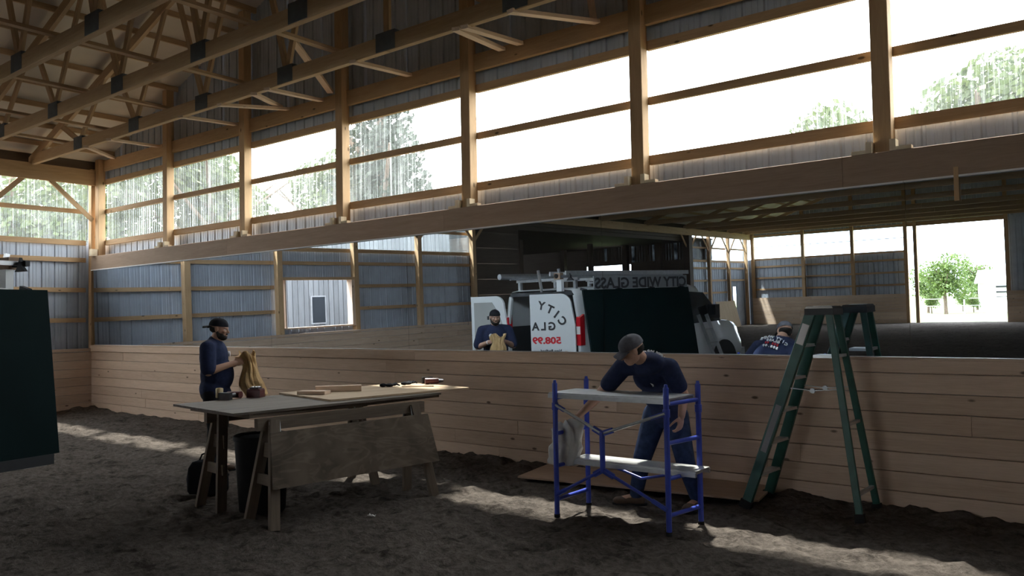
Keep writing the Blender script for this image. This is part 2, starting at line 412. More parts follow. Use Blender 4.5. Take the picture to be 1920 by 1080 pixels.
# ---- back wall: kick boards, mirrors' header, posts, window band, gable siding
wb_ = empty('wall_back', label='back wall with pine kick boards, timber header and grey steel gable', cat='wall', kind='structure')
planks(wb_, (0, 0, 0), (WID, 0, 0), -.02, 7, .1675, .036, (0, -1, 0))
s = 0.0
for L in (4.3, 4.9, 4.9, 4.0, 1.71):
    board('cap_trim', (s, -.014, 1.214), (s + L - .003, -.014, 1.214), .05, .118, 'pine_board', wb_, bev=.006)
    board('cap_board', (s, .012, 1.272), (s + L - .003, .012, 1.272), .11, .022, 'pine_board', wb_, bev=.004)
    s += L
s = -.04
for L in (4.88, 4.88, 4.88, 5.21):
    board('header_board', (s, .02, (HBB + HBT) / 2), (s + L - .003, .02, (HBB + HBT) / 2), .04, HBT - HBB, 'header_wood', wb_, bev=.004)
    board('header_shelf', (s, .15, HBT - .02), (s + L - .003, .15, HBT - .02), .22, .038, 'header_wood', wb_)
    board('header_soffit', (s, .09, HBB + .03), (s + L - .003, .09, HBB + .03), .10, .03, 'header_wood', wb_)
    s += L
s = -.04
for L in (3.0, 3.03, 3.03, 3.03, 3.05, 4.6):
    board('edge_strip', (s, -.002, HBB + .002), (s + L - .003, -.002, HBB + .002), .006, .016, 'shed_white', wb_)
    s += L
board('trim_strip', (15.50, -.008, 2.58), (15.50, -.008, 2.86), .035, .016, 'lumber', wb_)
posts_x = [.06] + [X0 + BAY * i for i in range(1, 8)] + [WID - .06]
for i, x in enumerate(posts_x):
    board('post', (x, .135, HBT), (x, .135, zroof(x) - .05), .15, .14, 'lumber', wb_, up=(0, 1, 0), bev=.004)
    if i:
        for sgn in (-1, 1):
            board('post_block', (x + sgn * .098, .04, HBT), (x + sgn * .098, .04, HBT + .10), .05, .10, 'pale_pine', wb_, up=(0, 1, 0))
            board('post_foot', (x + sgn * .075, .03, HBT + .016), (x + sgn * .245, .03, HBT + .016), .07, .032, 'pale_pine', wb_)
    else:
        board('post_block', (x + .02, -.01, HBT), (x + .02, -.01, HBT + .14), .1, .12, 'pale_pine', wb_, up=(0, 1, 0))
for i in range(len(posts_x) - 1):
    a, c = posts_x[i] + .07, posts_x[i + 1] - .07
    board('sill_rail', (a, .22, HST - .05), (c, .22, HST - .05), .05, .10, 'lumber', wb_)
    board('girt', (a, .225, HMID), (c, .225, HMID), .04, .085, 'lumber', wb_)
    board('window_head', (a, .22, HTOP + .05), (c, .22, HTOP + .05), .05, .10, 'lumber', wb_)
    board('wall_beam', (a, .19, 4.91), (c, .19, 4.91), .06, .21, 'lumber', wb_)
    w = empty('window_%d' % (i + 1), (a, .27, HST - .06), 'ribbed translucent window bay %s of the back wall, counted from the corner' % ('one two three four five six seven eight'.split()[i]), 'window', kind='structure')
    n = 3; pw = (c - a + .14) / n
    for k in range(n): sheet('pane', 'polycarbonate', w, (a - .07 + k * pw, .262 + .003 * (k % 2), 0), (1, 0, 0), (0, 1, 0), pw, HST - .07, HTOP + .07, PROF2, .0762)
x = -.3; k = 0
while x < WID + .3:
    wdt = min(.9144, WID + .3 - x)
    sheet('siding_sheet', 'steel_siding', wb_, (x, .285 + .004 * (k % 2), 0), (1, 0, 0), (0, 1, 0), wdt + .02, -.1, HST - .02)
    sheet('gable_sheet', 'steel_siding', wb_, (x, .285 + .004 * (k % 2), 0), (1, 0, 0), (0, 1, 0), wdt + .02, HTOP + .03, lambda p: zroof(max(0, min(WID, p.x))) + .08)
    x += .9144; k += 1

# ---- mirrors: five whole panels and the one that leaves the frame
TILT = .01556
seams = [.0, 2.94, 5.975, 9.01, 12.04, 15.10, 18.14]
mlab = ['large mirror panel nearest the far left corner of the arena', 'second large mirror panel from the far left corner', 'third large mirror panel, showing the open van doors',
        'fourth large mirror panel, above the man behind the scaffold', 'fifth large mirror panel, behind the green stepladder', 'large mirror panel at the right edge showing the doorway']
mlab[2] = 'third large mirror panel from the far left corner'; mlab[3] = 'fourth large mirror panel from the corner, showing the van side'
for i in range(6):
    a, c = seams[i] + .0015, seams[i + 1] - .0015
    root = empty('wall_mirror', W=Matrix.Translation((a, .05, HK)) @ Matrix.Rotation(TILT, 4, 'X'), label=mlab[i], cat='mirror', group='mirrors along the back wall')
    Wm = WORLD[root.name]
    h = 1.535
    MB().box((0, 0, 0), (c - a, .006, h)).build('mirror_pane', 'mirror_glass', root, Wm)
    MB().box((0, -.014, -.008), (c - a, .0, .008)).build('bottom_channel', 'aluminium', root, Wm)
    MB().box((0, .007, 0), (c - a, .02, h)).build('backing_board', 'old_wood', root, Wm)

# ---- left wall
wl = empty('wall_left', label='left side wall of grey ribbed steel on timber girts', cat='wall', kind='structure')
planks(wl, (0, 0, 0), (0, -11.75, 0), -.02, 7, .1675, .036, (1, 0, 0))
for a, c in ((0, -4.9), (-4.9, -9.4), (-9.4, -11.75)):
    board('cap_trim', (.012, a, 1.19), (.012, c + .003, 1.19), .04, .06, 'pine_board', wl)
lp = [.404 - BAY * k for k in range(1, 6)]
lp2 = [-27.1, -29.3, -31.6, -33.9]
for y in lp + lp2:
    board('post', (-.13, y, -.05), (-.13, y, 4.60), .15, .15, 'lumber', wl, up=(1, 0, 0), bev=.004)
    for sg in (-1, 1):
        if y - .9 < -34.2 and sg < 0: continue
        board('knee_brace', (-.09, y + sg * .05, 3.79), (-.09, y + sg * .80, 4.55), .09, .04, 'lumber', wl, up=(1, 0, 0))
board('knee_brace', (-.02, .02, 3.80), (-.02, -.80, 4.54), .085, .04, 'lumber', wl, up=(1, 0, 0))
board('corner_post', (-.12, .06, -.05), (-.12, .06, 4.85), .1, .12, 'lumber', wl, up=(1, 0, 0), bev=.004)
for a, c in ((.2, -6.9), (-6.9, -14), (-14, -21), (-21, -28), (-28, -34.3)):
    board('header_beam', (-.03, a, 4.665), (-.03, c + .004, 4.665), .07, .31, 'lumber', wl, bev=.004)
    board('eave_board', (-.16, a, 4.93), (-.16, c, 4.93), .05, .36, 'dark_barn_wood', wl)
bays = [(.05, lp[0])] + [(lp[i], lp[i + 1]) for i in range(4)] + [(lp2[i], lp2[i + 1]) for i in range(3)]
wn_ = 8
for i, (a, c) in enumerate(bays):
    a2, c2 = a - .075, c + .075
    for z in (3.0, 2.393, 1.786):
        if i == 2 and z < 2.9: continue
        if i == 7 and z < 2: continue
        board('girt', (-.235, a2, z), (-.235, c2, z), .045, .09, 'lumber', wl)
    board('sill_rail', (-.235, a2, HST - .045), (-.235, c2, HST - .045), .05, .10, 'lumber', wl)
    board('girt', (-.235, a2, HMID), (-.235, c2, HMID), .04, .085, 'lumber', wl)
    wn_ += 1
    w = empty('window_%d' % wn_, (-.27, a2, HST - .06), 'ribbed translucent window bay %s of the left wall, counted from the corner' % ('one two three four five six seven eight'.split()[i]), 'window', kind='structure')
    n = 3; pw = (a - c) / n
    for k in range(n):
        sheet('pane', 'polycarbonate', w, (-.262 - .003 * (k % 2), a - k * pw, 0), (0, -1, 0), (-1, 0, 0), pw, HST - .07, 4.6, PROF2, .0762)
        if i == 7 and k == 1:
            sheet('siding_sheet', 'steel_siding', wl, (-.285, a - pw, 0), (0, -1, 0), (-1, 0, 0), .06, -.1, HST)
            sheet('siding_sheet', 'steel_siding', wl, (-.287, a - pw - .40, 0), (0, -1, 0), (-1, 0, 0), pw - .38, -.1, HST)
            sheet('siding_sheet', 'steel_siding', wl, (-.291, a - pw, 0), (0, -1, 0), (-1, 0, 0), .45, 2.05, HST)
        elif i != 2: sheet('siding_sheet', 'steel_siding', wl, (-.285 - .004 * (k % 2), a - k * pw, 0), (0, -1, 0), (-1, 0, 0), pw + .02, -.1, HST - .02)
        else:
            sheet('siding_sheet', 'steel_siding', wl, (-.285 - .004 * (k % 2), a - k * pw, 0), (0, -1, 0), (-1, 0, 0), pw + .02, -.1, 1.34)
            sheet('siding_sheet', 'steel_siding', wl, (-.285 - .004 * (k % 2), a - k * pw, 0), (0, -1, 0), (-1, 0, 0), pw + .02, 2.59, HST - .02)
sheet('siding_sheet', 'steel_siding', wl, (-.288, -33.85, 0), (0, -1, 0), (-1, 0, 0), .7, -.1, 5.0)
sheet('siding_sheet', 'steel_siding', wl, (-.286, .31, 0), (0, -1, 0), (-1, 0, 0), .27, -.1, 5.0)
board('fascia_board', (-.30, -11.7, 4.62), (-.30, -27.2, 4.62), .05, .75, 'dark_barn_wood', wl)
ow = empty('window_17', (-.2, -5.7, 1.37), 'unglazed square window opening with a pale barn outside', 'window', kind='structure')
ya, yb = lp[1] - .075, lp[2] + .075
board('window_sill', (-.17, ya, 1.35), (-.17, yb, 1.35), .22, .04, 'pine_board', ow)
board('window_head', (-.17, ya, 2.60), (-.17, yb, 2.60), .22, .07, 'lumber', ow)
board('window_jamb', (-.17, ya - .09, 1.37), (-.17, ya - .09, 2.57), .04, .16, 'pine_board', ow, up=(1, 0, 0))
board('window_jamb', (-.17, yb + .05, 1.37), (-.17, yb + .05, 2.57), .1, .20, 'pine_board', ow, up=(1, 0, 0))
planks(wl, (0, -27.1, 0), (0, -31.7, 0), -.02, 7, .1675, .036, (1, 0, 0))

# ---- front wall (behind the camera, seen in the mirrors)
wf = empty('wall_front', label='far end wall with steel siding and tall open doorway', cat='wall', kind='structure')
YF = -LEN
planks(wf, (0, YF, 0), (7.55, YF, 0), 0, 8, .176, .036, (0, 1, 0))
planks(wf, (11.7, YF, 0), (WID, YF, 0), 0, 8, .176, .036, (0, 1, 0))
fp = [.06, X0 + BAY, X0 + 2 * BAY, X0 + 3 * BAY]
for x in fp + [8.03, 11.75, 14.9, 17.4, WID - .06]:
    board('post', (x, YF - .08, -.05), (x, YF - .08, zroof(x) - .05), .15, .17, 'lumber', wf, up=(0, 1, 0))
wn_ = 17
for i in range(3):
    a, c = fp[i] + .07, fp[i + 1] - .07
    for z in (3.05, 2.45, 1.85): board('girt', (a, YF - .19, z), (c, YF - .19, z), .045, .09, 'lumber', wf)
    board('sill_rail', (a, YF - .19, 3.45), (c, YF - .19, 3.45), .05, .09, 'lumber', wf)
    board('girt', (a, YF - .19, 4.10), (c, YF - .19, 4.10), .03, .035, 'lumber', wf)
    board('window_head', (a, YF - .19, 4.70), (c, YF - .19, 4.70), .05, .10, 'lumber', wf)
    wn_ += 1
    w = empty('window_%d' % wn_, (a, YF - .23, 3.4), 'bright window bay %s of the far end wall, left of the doorway' % ('one two three'.split()[i]), 'window', kind='structure')
    pw = (c - a + .14) / 3
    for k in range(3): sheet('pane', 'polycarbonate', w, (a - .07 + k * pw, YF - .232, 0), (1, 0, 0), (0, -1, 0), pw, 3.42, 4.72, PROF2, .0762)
x = -.3
while x < WID + .3:
    wdt = min(.9144, WID + .3 - x)
    if x < 7.6:
        w2 = min(wdt, 7.62 - x)
        sheet('siding_sheet', 'steel_siding', wf, (x, YF - .25 - .004 * (round(x * 2) % 2), 0), (1, 0, 0), (0, -1, 0), min(w2 + .02, 7.62 - x), -.1, 3.46)
    elif x + wdt > 11.8: sheet('siding_sheet', 'steel_siding', wf, (max(x, 11.68), YF - .25, 0), (1, 0, 0), (0, -1, 0), x + wdt - max(x, 11.68) + .02, -.1, 4.75)
    sheet('gable_sheet', 'steel_siding', wf, (x, YF - .25 - .004 * (round(x * 2) % 2), 0), (1, 0, 0), (0, -1, 0), wdt + .02, 4.62, lambda p: zroof(max(0, min(WID, p.x))) + .08)
    x += .9144
board('door_head', (7.7, YF - .12, 4.70), (11.75, YF - .12, 4.70), .10, .20, 'lumber', wf)

# ---- right wall (outside the picture; it closes the room and carries the same window band)
wr = empty('wall_right', label='right side wall of grey ribbed steel beyond the frame', cat='wall', kind='structure')
for k in range(4):
    a, c = .3 - k * 8.65, .3 - (k + 1) * 8.65
    sheet('siding_sheet', 'steel_siding', wr, (WID + .27, a, 0), (0, -1, 0), (1, 0, 0), 8.67, -.1, 5.0)
    board('kick_board', (WID, a, .62), (WID, c, .62), .04, 1.24, 'pine_board', wr)
    board('header_beam', (WID + .05, a, 4.7), (WID + .05, c, 4.7), .08, .34, 'lumber', wr)
    board('eave_board', (WID + .2, a, 4.93), (WID + .2, c, 4.93), .05, .36, 'dark_barn_wood', wr)
for k in range(1, 14): board('post', (WID + .13, .404 - k * BAY, 0), (WID + .13, .404 - k * BAY, 4.7), .15, .15, 'lumber', wr, up=(1, 0, 0))

# ---- roof: liner sheets and purlins
ce = empty('ceiling', label='sloping pale roof liner above the timber trusses', cat='ceiling', kind='structure')
for side in (0, 1):
    xa, xb = (-.35, RX) if side == 0 else (WID + .35, RX)
    nsh = 12
    for k in range(nsh):
        y0, y1 = .32 - (LEN + .7) * k / nsh, .32 - (LEN + .7) * (k + 1) / nsh
        za, zb = zroof(0) - .35 * .345, zroof(RX)
        vs_ = [(xa, y0, za), (xb, y0, zb), (xb, y1, zb), (xa, y1, za)]
        vs_ += [(p[0], p[1], p[2] + .03) for p in vs_]
        MB().add(vs_, [(0, 1, 2, 3), (7, 6, 5, 4), (0, 4, 5, 1), (1, 5, 6, 2), (2, 6, 7, 3), (3, 7, 4, 0)]).build('roof_sheet', 'roof_liner', ce)
    for k in range(16):
        x = .35 + k * .615; X = x if side == 0 else WID - x
        z = zchord(x) + .118
        for y0, y1 in ((.28, -11.6), (-11.6, -23.2), (-23.2, -34.5)):
            board('purlin', (X, y0, z), (X, y1 + .003, z), .04, .09, 'truss_wood', ce)
# lateral braces from the first truss to the gable beam
for (xa, za), (xb, zb) in [((9.355, 4.775), (9.01, 4.97)), ((3.19, 4.775), (2.37, 4.98)), ((2.37, 4.775), (.64, 5.0)), ((5.46, 4.775), (4.92, 4.97)), ((6.50, 4.765), (6.33, 4.98)),
                           ((7.34, 4.765), (6.14, 5.05)), ((7.63, 4.775), (7.15, 4.965)), ((11.14, 4.765), (10.90, 4.97)), ((11.02, 4.77), (10.62, 4.96)), ((11.76, 4.775), (11.99, 4.965))]:
    board('lateral_brace', (xa, -1.16, za), (xb, .12, zb), .09, .04, 'pine_board', ce)
board('lateral_brace', (8.10, -1.1, 5.36), (7.39, .1, 5.04), .09, .04, 'pine_board', ce)
board('lateral_brace', (11.99, .05, 4.97), (11.85, .05, 5.9), .04, .09, 'pine_board', ce, up=(0, 1, 0))

# ---- trusses
def make_truss(y, detail, label):
    t = empty('roof_truss', (0, y, 4.78), label, 'truss', 'timber roof trusses')
    board('bottom_chord', (.02, y, 4.875), (RX, y, 4.875), .076, .19, 'truss_wood', t, bev=.004)
    board('bottom_chord', (RX + .004, y, 4.875), (WID - .02, y, 4.875), .076, .19, 'truss_wood', t, bev=.004)
    board('top_chord', (-.25, y, zchord(0) - .25 * .345), (RX, y, zchord(RX)), .06, .15, 'truss_wood', t)
    board('top_chord', (WID + .25, y, zchord(0) - .25 * .345), (RX, y, zchord(RX)), .06, .15, 'truss_wood', t)
    if detail:
        bot = [2.0, 4.0, 6.0, 8.0]
        for xb in bot:
            for xt in (xb - .72, xb + .95):
                for mir in (0, 1):
                    X1, X2 = (xb, xt) if not mir else (WID - xb, WID - xt)
                    board('web', (X1, y, 4.93), (X2, y, zchord(xt) - .03), .09, .04, 'truss_wood', t, up=(0, 1, 0))
        board('web', (RX, y, 4.95), (RX, y, zchord(RX) - .05), .09, .04, 'truss_wood', t, up=(0, 1, 0))
        for xb in bot + [RX] + [WID - q for q in bot]:
            board('gusset_plate', (xb - .16, y, 4.90), (xb + .16, y, 4.90), .084, .22, 'plate_steel', t)
    return t
for xq in (1.5, 3.0, 5.0, 7.0, 9.0, 11.4, 13.6):
    board('bottom_runner', (xq, -1.05, 4.99), (xq + .25, -9.75, 4.99), .09, .04, 'truss_wood', ce)
ords = 'first second third fourth fifth sixth seventh eighth ninth tenth eleventh twelfth thirteenth fourteenth fifteenth sixteenth'.split()
ty = [-1.1 - 1.22 * k for k in range(8)] + [-12.1, -15.7, -19.4, -23.0, -26.7, -29.1, -31.6, -33.6]
t0 = make_truss(ty[0], True, 'timber roof truss nearest the mirror wall, with braces to the gable')
for k, y in enumerate(ty[1:], 1):
    lab = '%s timber roof truss counted from the mirror wall' % ords[k]
    if k < 8: t = copy_tree(t0, Matrix.Translation((0, y, 4.78))); t['label'] = lab
    else: make_truss(y, False, lab)

# ---- dim stable annex beyond the opening in the left wall (mirror view only)
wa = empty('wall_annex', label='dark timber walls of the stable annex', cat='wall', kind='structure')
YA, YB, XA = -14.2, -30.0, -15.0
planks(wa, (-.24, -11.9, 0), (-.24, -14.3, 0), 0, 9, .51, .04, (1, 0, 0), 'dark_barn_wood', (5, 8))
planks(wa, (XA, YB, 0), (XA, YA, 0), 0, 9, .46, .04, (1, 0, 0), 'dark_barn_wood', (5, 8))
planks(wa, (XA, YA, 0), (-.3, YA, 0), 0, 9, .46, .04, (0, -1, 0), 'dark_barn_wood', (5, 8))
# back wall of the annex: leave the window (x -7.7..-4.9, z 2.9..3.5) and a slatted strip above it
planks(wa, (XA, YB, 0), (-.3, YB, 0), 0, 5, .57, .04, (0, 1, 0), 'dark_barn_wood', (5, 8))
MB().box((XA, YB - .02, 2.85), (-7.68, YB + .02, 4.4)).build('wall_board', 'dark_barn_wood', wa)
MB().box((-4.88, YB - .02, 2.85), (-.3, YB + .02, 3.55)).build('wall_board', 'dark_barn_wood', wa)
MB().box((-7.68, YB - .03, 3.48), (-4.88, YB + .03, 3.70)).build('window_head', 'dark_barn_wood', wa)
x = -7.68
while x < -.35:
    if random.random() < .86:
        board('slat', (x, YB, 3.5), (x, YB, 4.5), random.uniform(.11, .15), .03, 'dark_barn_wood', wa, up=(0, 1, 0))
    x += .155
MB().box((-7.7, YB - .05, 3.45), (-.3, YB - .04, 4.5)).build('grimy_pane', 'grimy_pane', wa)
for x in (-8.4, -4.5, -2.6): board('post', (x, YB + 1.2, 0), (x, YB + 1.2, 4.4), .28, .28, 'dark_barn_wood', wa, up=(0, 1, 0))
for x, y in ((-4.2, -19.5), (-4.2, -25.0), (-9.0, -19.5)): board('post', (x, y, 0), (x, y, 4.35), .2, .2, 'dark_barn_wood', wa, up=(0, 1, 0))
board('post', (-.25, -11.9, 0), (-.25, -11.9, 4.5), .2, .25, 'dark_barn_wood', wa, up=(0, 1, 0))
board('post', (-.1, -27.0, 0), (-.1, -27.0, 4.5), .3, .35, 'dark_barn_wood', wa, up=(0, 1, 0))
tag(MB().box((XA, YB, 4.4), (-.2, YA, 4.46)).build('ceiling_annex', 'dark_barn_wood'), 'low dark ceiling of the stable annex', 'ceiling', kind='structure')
# ------------------------------------------------------------------ outdoors
def leaf_cloud(blobs, n, size, rng):
    b = MB()
    tot = sum(r[0] * r[1] * r[2] for c, r in blobs)
    for c, r in blobs:
        for _ in range(int(n * r[0] * r[1] * r[2] / tot)):
            while True:
                p = Vector((rng.uniform(-1, 1), rng.uniform(-1, 1), rng.uniform(-1, 1)))
                if .25 < p.length < 1: break
            p = Vector((c[0] + p.x * r[0], c[1] + p.y * r[1], c[2] + p.z * r[2]))
            a = Vector((rng.gauss(0, 1), rng.gauss(0, 1), rng.gauss(0, 1))).normalized(); d = a.orthogonal().normalized(); e = a.cross(d)
            s_ = size * rng.uniform(.6, 1.3)
            b.add([p + d * s_, p + e * s_ * .6, p - d * s_, p - e * s_ * .6], [(0, 1, 2, 3)])
    return b
def make_tree(kind, h, rx, n, size, mat, seed):
    rng = random.Random(seed); b = MB()
    pts = [(0, 0, -.3), (rng.uniform(-.1, .1), 0, h * .3), (rng.uniform(-.2, .2), rng.uniform(-.2, .2), h * .6), (0, 0, h * .85)]
    b.tube(pts, [h * .028, h * .022, h * .014, h * .005], 8)
    for k in range(6):
        a = rng.uniform(0, 6.3); z = h * rng.uniform(.3, .7); b.tube([(0, 0, z), (rx * .4 * math.cos(a), rx * .4 * math.sin(a), z + h * .1), (rx * .75 * math.cos(a), rx * .75 * math.sin(a), z + h * .2)], [h * .010, h * .007, h * .003], 6)
    blobs = []
    if kind == 'conifer':
        for k in range(9):
            z = h * (.16 + .09 * k); r = rx * (1.05 - .105 * k); blobs.append(((0, 0, z), (r, r, h * .09)))
    else:
        for k in range(11):
            a = rng.uniform(0, 6.3); q = rng.uniform(0, .6); z = h * rng.uniform(.32, .84); r = rx * rng.uniform(.38, .6) * (1.15 - .5 * z / h)
            blobs.append(((q * rx * math.cos(a), q * rx * math.sin(a), z), (r, r, r * .8 * min(1.3, h / (2.2 * rx)))))
    return b.mesh('trunk', 'bark'), leaf_cloud(blobs, n, size, rng).mesh('foliage', mat)
TREES = {'broad': make_tree('broad', 12, 4.6, 15000, .15, 'leaf_shaded', 1), 'light': make_tree('broad', 10, 4.0, 14000, .14, 'leaf_mid', 2),
         'conifer': make_tree('conifer', 14, 3.4, 14000, .15, 'leaf_shaded', 3), 'fresh': make_tree('broad', 8, 4.2, 15000, .11, 'leaf_fresh', 9), 'small': make_tree('broad', 4.2, 1.7, 4200, .09, 'leaf_light', 4)}
def tree(kind, x, y, s, label, group, rz=0.0):
    W = Matrix.Translation((x, y, -.1)) @ Matrix.Rotation(rz, 4, 'Z') @ Matrix.Scale(s, 4)
    t = empty('tree', W=W, label=label, cat='tree', group=group)
    tr, fo = TREES[kind]
    put(bpy.data.objects.new('trunk', tr), t, W)
    tag(put(bpy.data.objects.new('foliage', fo), t, W), kind='stuff')
    return t
G1 = 'trees behind the mirror wall'
tree('conifer', -6.2, 13.5, .95, 'dark conifer showing through the fourth window bay of the mirror wall', G1, .4)
tree('conifer', -11.5, 18.5, .90, 'dark conifer just left of the tallest one behind the mirror wall', G1, 2.1)
tree('light', -9.2, 13.6, .92, 'rounded tree behind the third window bay of the mirror wall', G1, 1.0)
tree('light', -11.5, 9.6, .98, 'pale green tree behind the second window bay', G1, 3.2)
tree('light', 12.6, 22.0, 1.05, 'leafy tree behind the rightmost window bay of the mirror wall', G1, .2)
tree('light', 7.4, 24.5, .98, 'pale tree half hidden by the rightmost window post', G1, 4.0)
tree('light', 17.8, 24.0, 1.1, 'pale tree behind the right edge of the window band', G1, 5.0)
tree('broad', 3.0, 26.0, .72, 'low distant tree behind the overexposed window bay', G1, 2.6)
G2 = 'trees beyond the left wall'
tree('fresh', -13.5, 3.4, 1.16, 'big leafy tree filling the corner window of the left wall', G2, 1.3)
tree('fresh', -15.5, 7.0, 1.16, 'light green tree behind the corner post', G2, .3)
tree('fresh', -19.0, -1.5, 1.05, 'light green tree left of the big one in the corner window', G2, 2.9)
G3 = 'trees seen through the big doorway'
tree('small', 6.7, -48.5, 1.0, 'bushy bright green tree left in the doorway view', G3, .6)
tree('small', 5.2, -51.0, .78, 'small green tree at the left jamb of the doorway view', G3, 1.9)
tree('small', 7.3, -56.0, .92, 'small green tree behind the white shed', G3, 3.3)
for k, (x, y, s) in enumerate([(5.6, -50.0, .35), (7.9, -50.5, .30), (6.9, -53, .36)]):
    tree('small', x, y, s, ['low bush left of the bushy tree in the doorway', 'low bush right of the bushy tree in the doorway', 'low bush behind the fence in the doorway'][k], 'bushes by the field fence', k)
sh = empty('garden_shed', (9.3, -52.6, -.1), 'small white shed with a pale gable roof on the lawn', 'shed')
MB().box((8.05, -54.2, -.12), (10.6, -51.4, 1.75)).build('wall', 'shed_white', sh)
MB().prism([(-1.6, 0), (0, .8), (1.6, 0), (1.6, .07), (0, .87), (-1.6, .07)], 2.9, frame((7.88, -52.8, 1.7), (0, 1, 0), (0, 0, 1), (1, 0, 0))).build('roof', 'shed_roof', sh)
MB().prism([(-1.4, 0), (1.4, 0), (0, .72)], .04, frame((8.02, -52.8, 1.74), (0, 1, 0), (0, 0, 1), (1, 0, 0))).build('gable', 'shed_white', sh)
for k in range(3): MB().box((9.05, -51.42, .75 + .33 * k), (9.7, -51.35, .86 + .33 * k)).build('louvre', 'black_plastic', sh)
fe = empty('field_fence', (6, -49.5, -.1), 'white wire fence with posts across the lawn', 'fence')
for k in range(8): MB().box((2.5 + k * 1.25, -49.53, -.15), (2.58 + k * 1.25, -49.45, .95)).build('fence_post', 'shed_white', fe)
for z in (.35, .8): MB().box((2.5, -49.5, z), (11.3, -49.48, z + .035)).build('rail', 'shed_white', fe)

# pale board barn close outside the left wall, seen in the mirrors through the window
bn = empty('neighbour_barn', (-3.4, -10, -.1), 'whitewashed vertical-board barn outside the left window', 'barn')
BX = -3.2
y = -6.2
while y > -14.0:
    wdt = random.uniform(.17, .22)
    if not (y > -10.0 and y < -9.05 and False):
        board('wall_board', (BX + random.uniform(-.006, .006), y - wdt / 2, -.12), (BX + random.uniform(-.006, .006), y - wdt / 2, 4.6), wdt - .02, .03, 'whitewashed_board', bn, up=(1, 0, 0))
    y -= wdt
MB().box((BX - 5, -14.0, 4.55), (BX + .25, -6.0, 4.66)).build('roof', 'shed_roof', bn)
MB().box((BX - .1, -14.0, -.12), (BX - .04, -6.2, 4.6)).build('back_wall', 'dark_barn_wood', bn)
wdw = MB().box((BX + .02, -8.32, 1.34), (BX + .05, -7.76, 2.20)).build('window', 'stone_grey', bn)
MB().box((BX + .05, -8.28, 1.38), (BX + .055, -7.80, 2.16)).build('pane', 'car_glass', wdw)

# ------------------------------------------------------------------ van (local x forward, y left, z up)
PHI = R(8.0)
hd = Vector((math.sin(PHI), -math.cos(PHI), 0)); lf = Vector((math.cos(PHI), math.sin(PHI), 0))
WV = frame((7.75, -4.556, 0), hd, lf, (0, 0, 1))
van = empty('cargo_van', W=WV, label='white cargo van with dark green glass rack, rear doors open', cat='van')
def vp(mb, name, mat, parent=None): return mb.build(name, mat, parent or van, WV)
def section(x, zt, hw_low, hw_top, zb=.42, rad=.16):
    """closed half-rounded cross-section, counter-clockwise seen from the front"""
    zs = zb + .48 * (zt - zb)
    right = [(-hw_low * .93, zb), (-hw_low, zb + .14), (-hw_low, zs), (-(hw_low * .35 + hw_top * .65), zt - rad * 1.6), (-hw_top, zt - rad * .7), (-hw_top + rad * .5, zt - rad * .12), (-hw_top + rad * 1.5, zt)]
    left = [(-a, z) for a, z in reversed(right)]
    return [(x, a, z) for a, z in right + left]
st = [(.06, 2.03, .96, .86), (.12, 2.05, .985, .88), (1.2, 2.08, .995, .89), (2.6, 2.09, .995, .89), (3.7, 2.08, .99, .88), (4.02, 2.02, .985, .85), (4.25, 1.86, .98, .84), (4.55, 1.56, .975, .85), (4.72, 1.36, .97, .87), (4.80, 1.275, .965, .88), (5.25, 1.25, .955, .87), (5.50, 1.19, .93, .84), (5.61, 1.06, .88, .80), (5.66, .82, .82, .76)]
b = MB(); b.rings([section(*q) for q in st], cap=False)
b.add(section(*st[-1]), [tuple(range(14))])
body = vp(b, 'body', 'van_white')
b = MB(); b.box((.10, -.93, .46), (3.5, .93, .56)); vp(b, 'cargo_floor', 'van_dark')
b = MB(); b.box((3.45, -.93, .5), (3.5, .93, 1.98)); vp(b, 'bulkhead', 'van_dark')
for sg in (-1, 1):
    b = MB(); b.box((.10, sg * .93 - .015, .5), (3.5, sg * .93 + .015, 1.35)); vp(b, 'inner_panel', 'van_dark')
    b = MB(); b.bar((.10, sg * .93, 1.35), (.10, sg * .83, 1.93), .05, .06); b.box((.06, sg * .93 - .03, .45), (.14, sg * .93 + .03, 1.35)); vp(b, 'door_pillar', 'van_white')
b = MB(); b.box((.06, -.80, 1.93), (.16, .80, 2.0)); vp(b, 'door_header', 'van_dark')
b = MB(); b.box((-.14, -.97, .40), (.06, .97, .56)); vp(b, 'rear_bumper', 'van_grey')
b = MB(); b.box((5.60, -.86, .40), (5.78, .86, .60)); vp(b, 'front_bumper', 'van_grey')
b = MB(); b.box((5.62, -.52, .68), (5.69, .52, .92)); vp(b, 'grille', 'black_plastic')
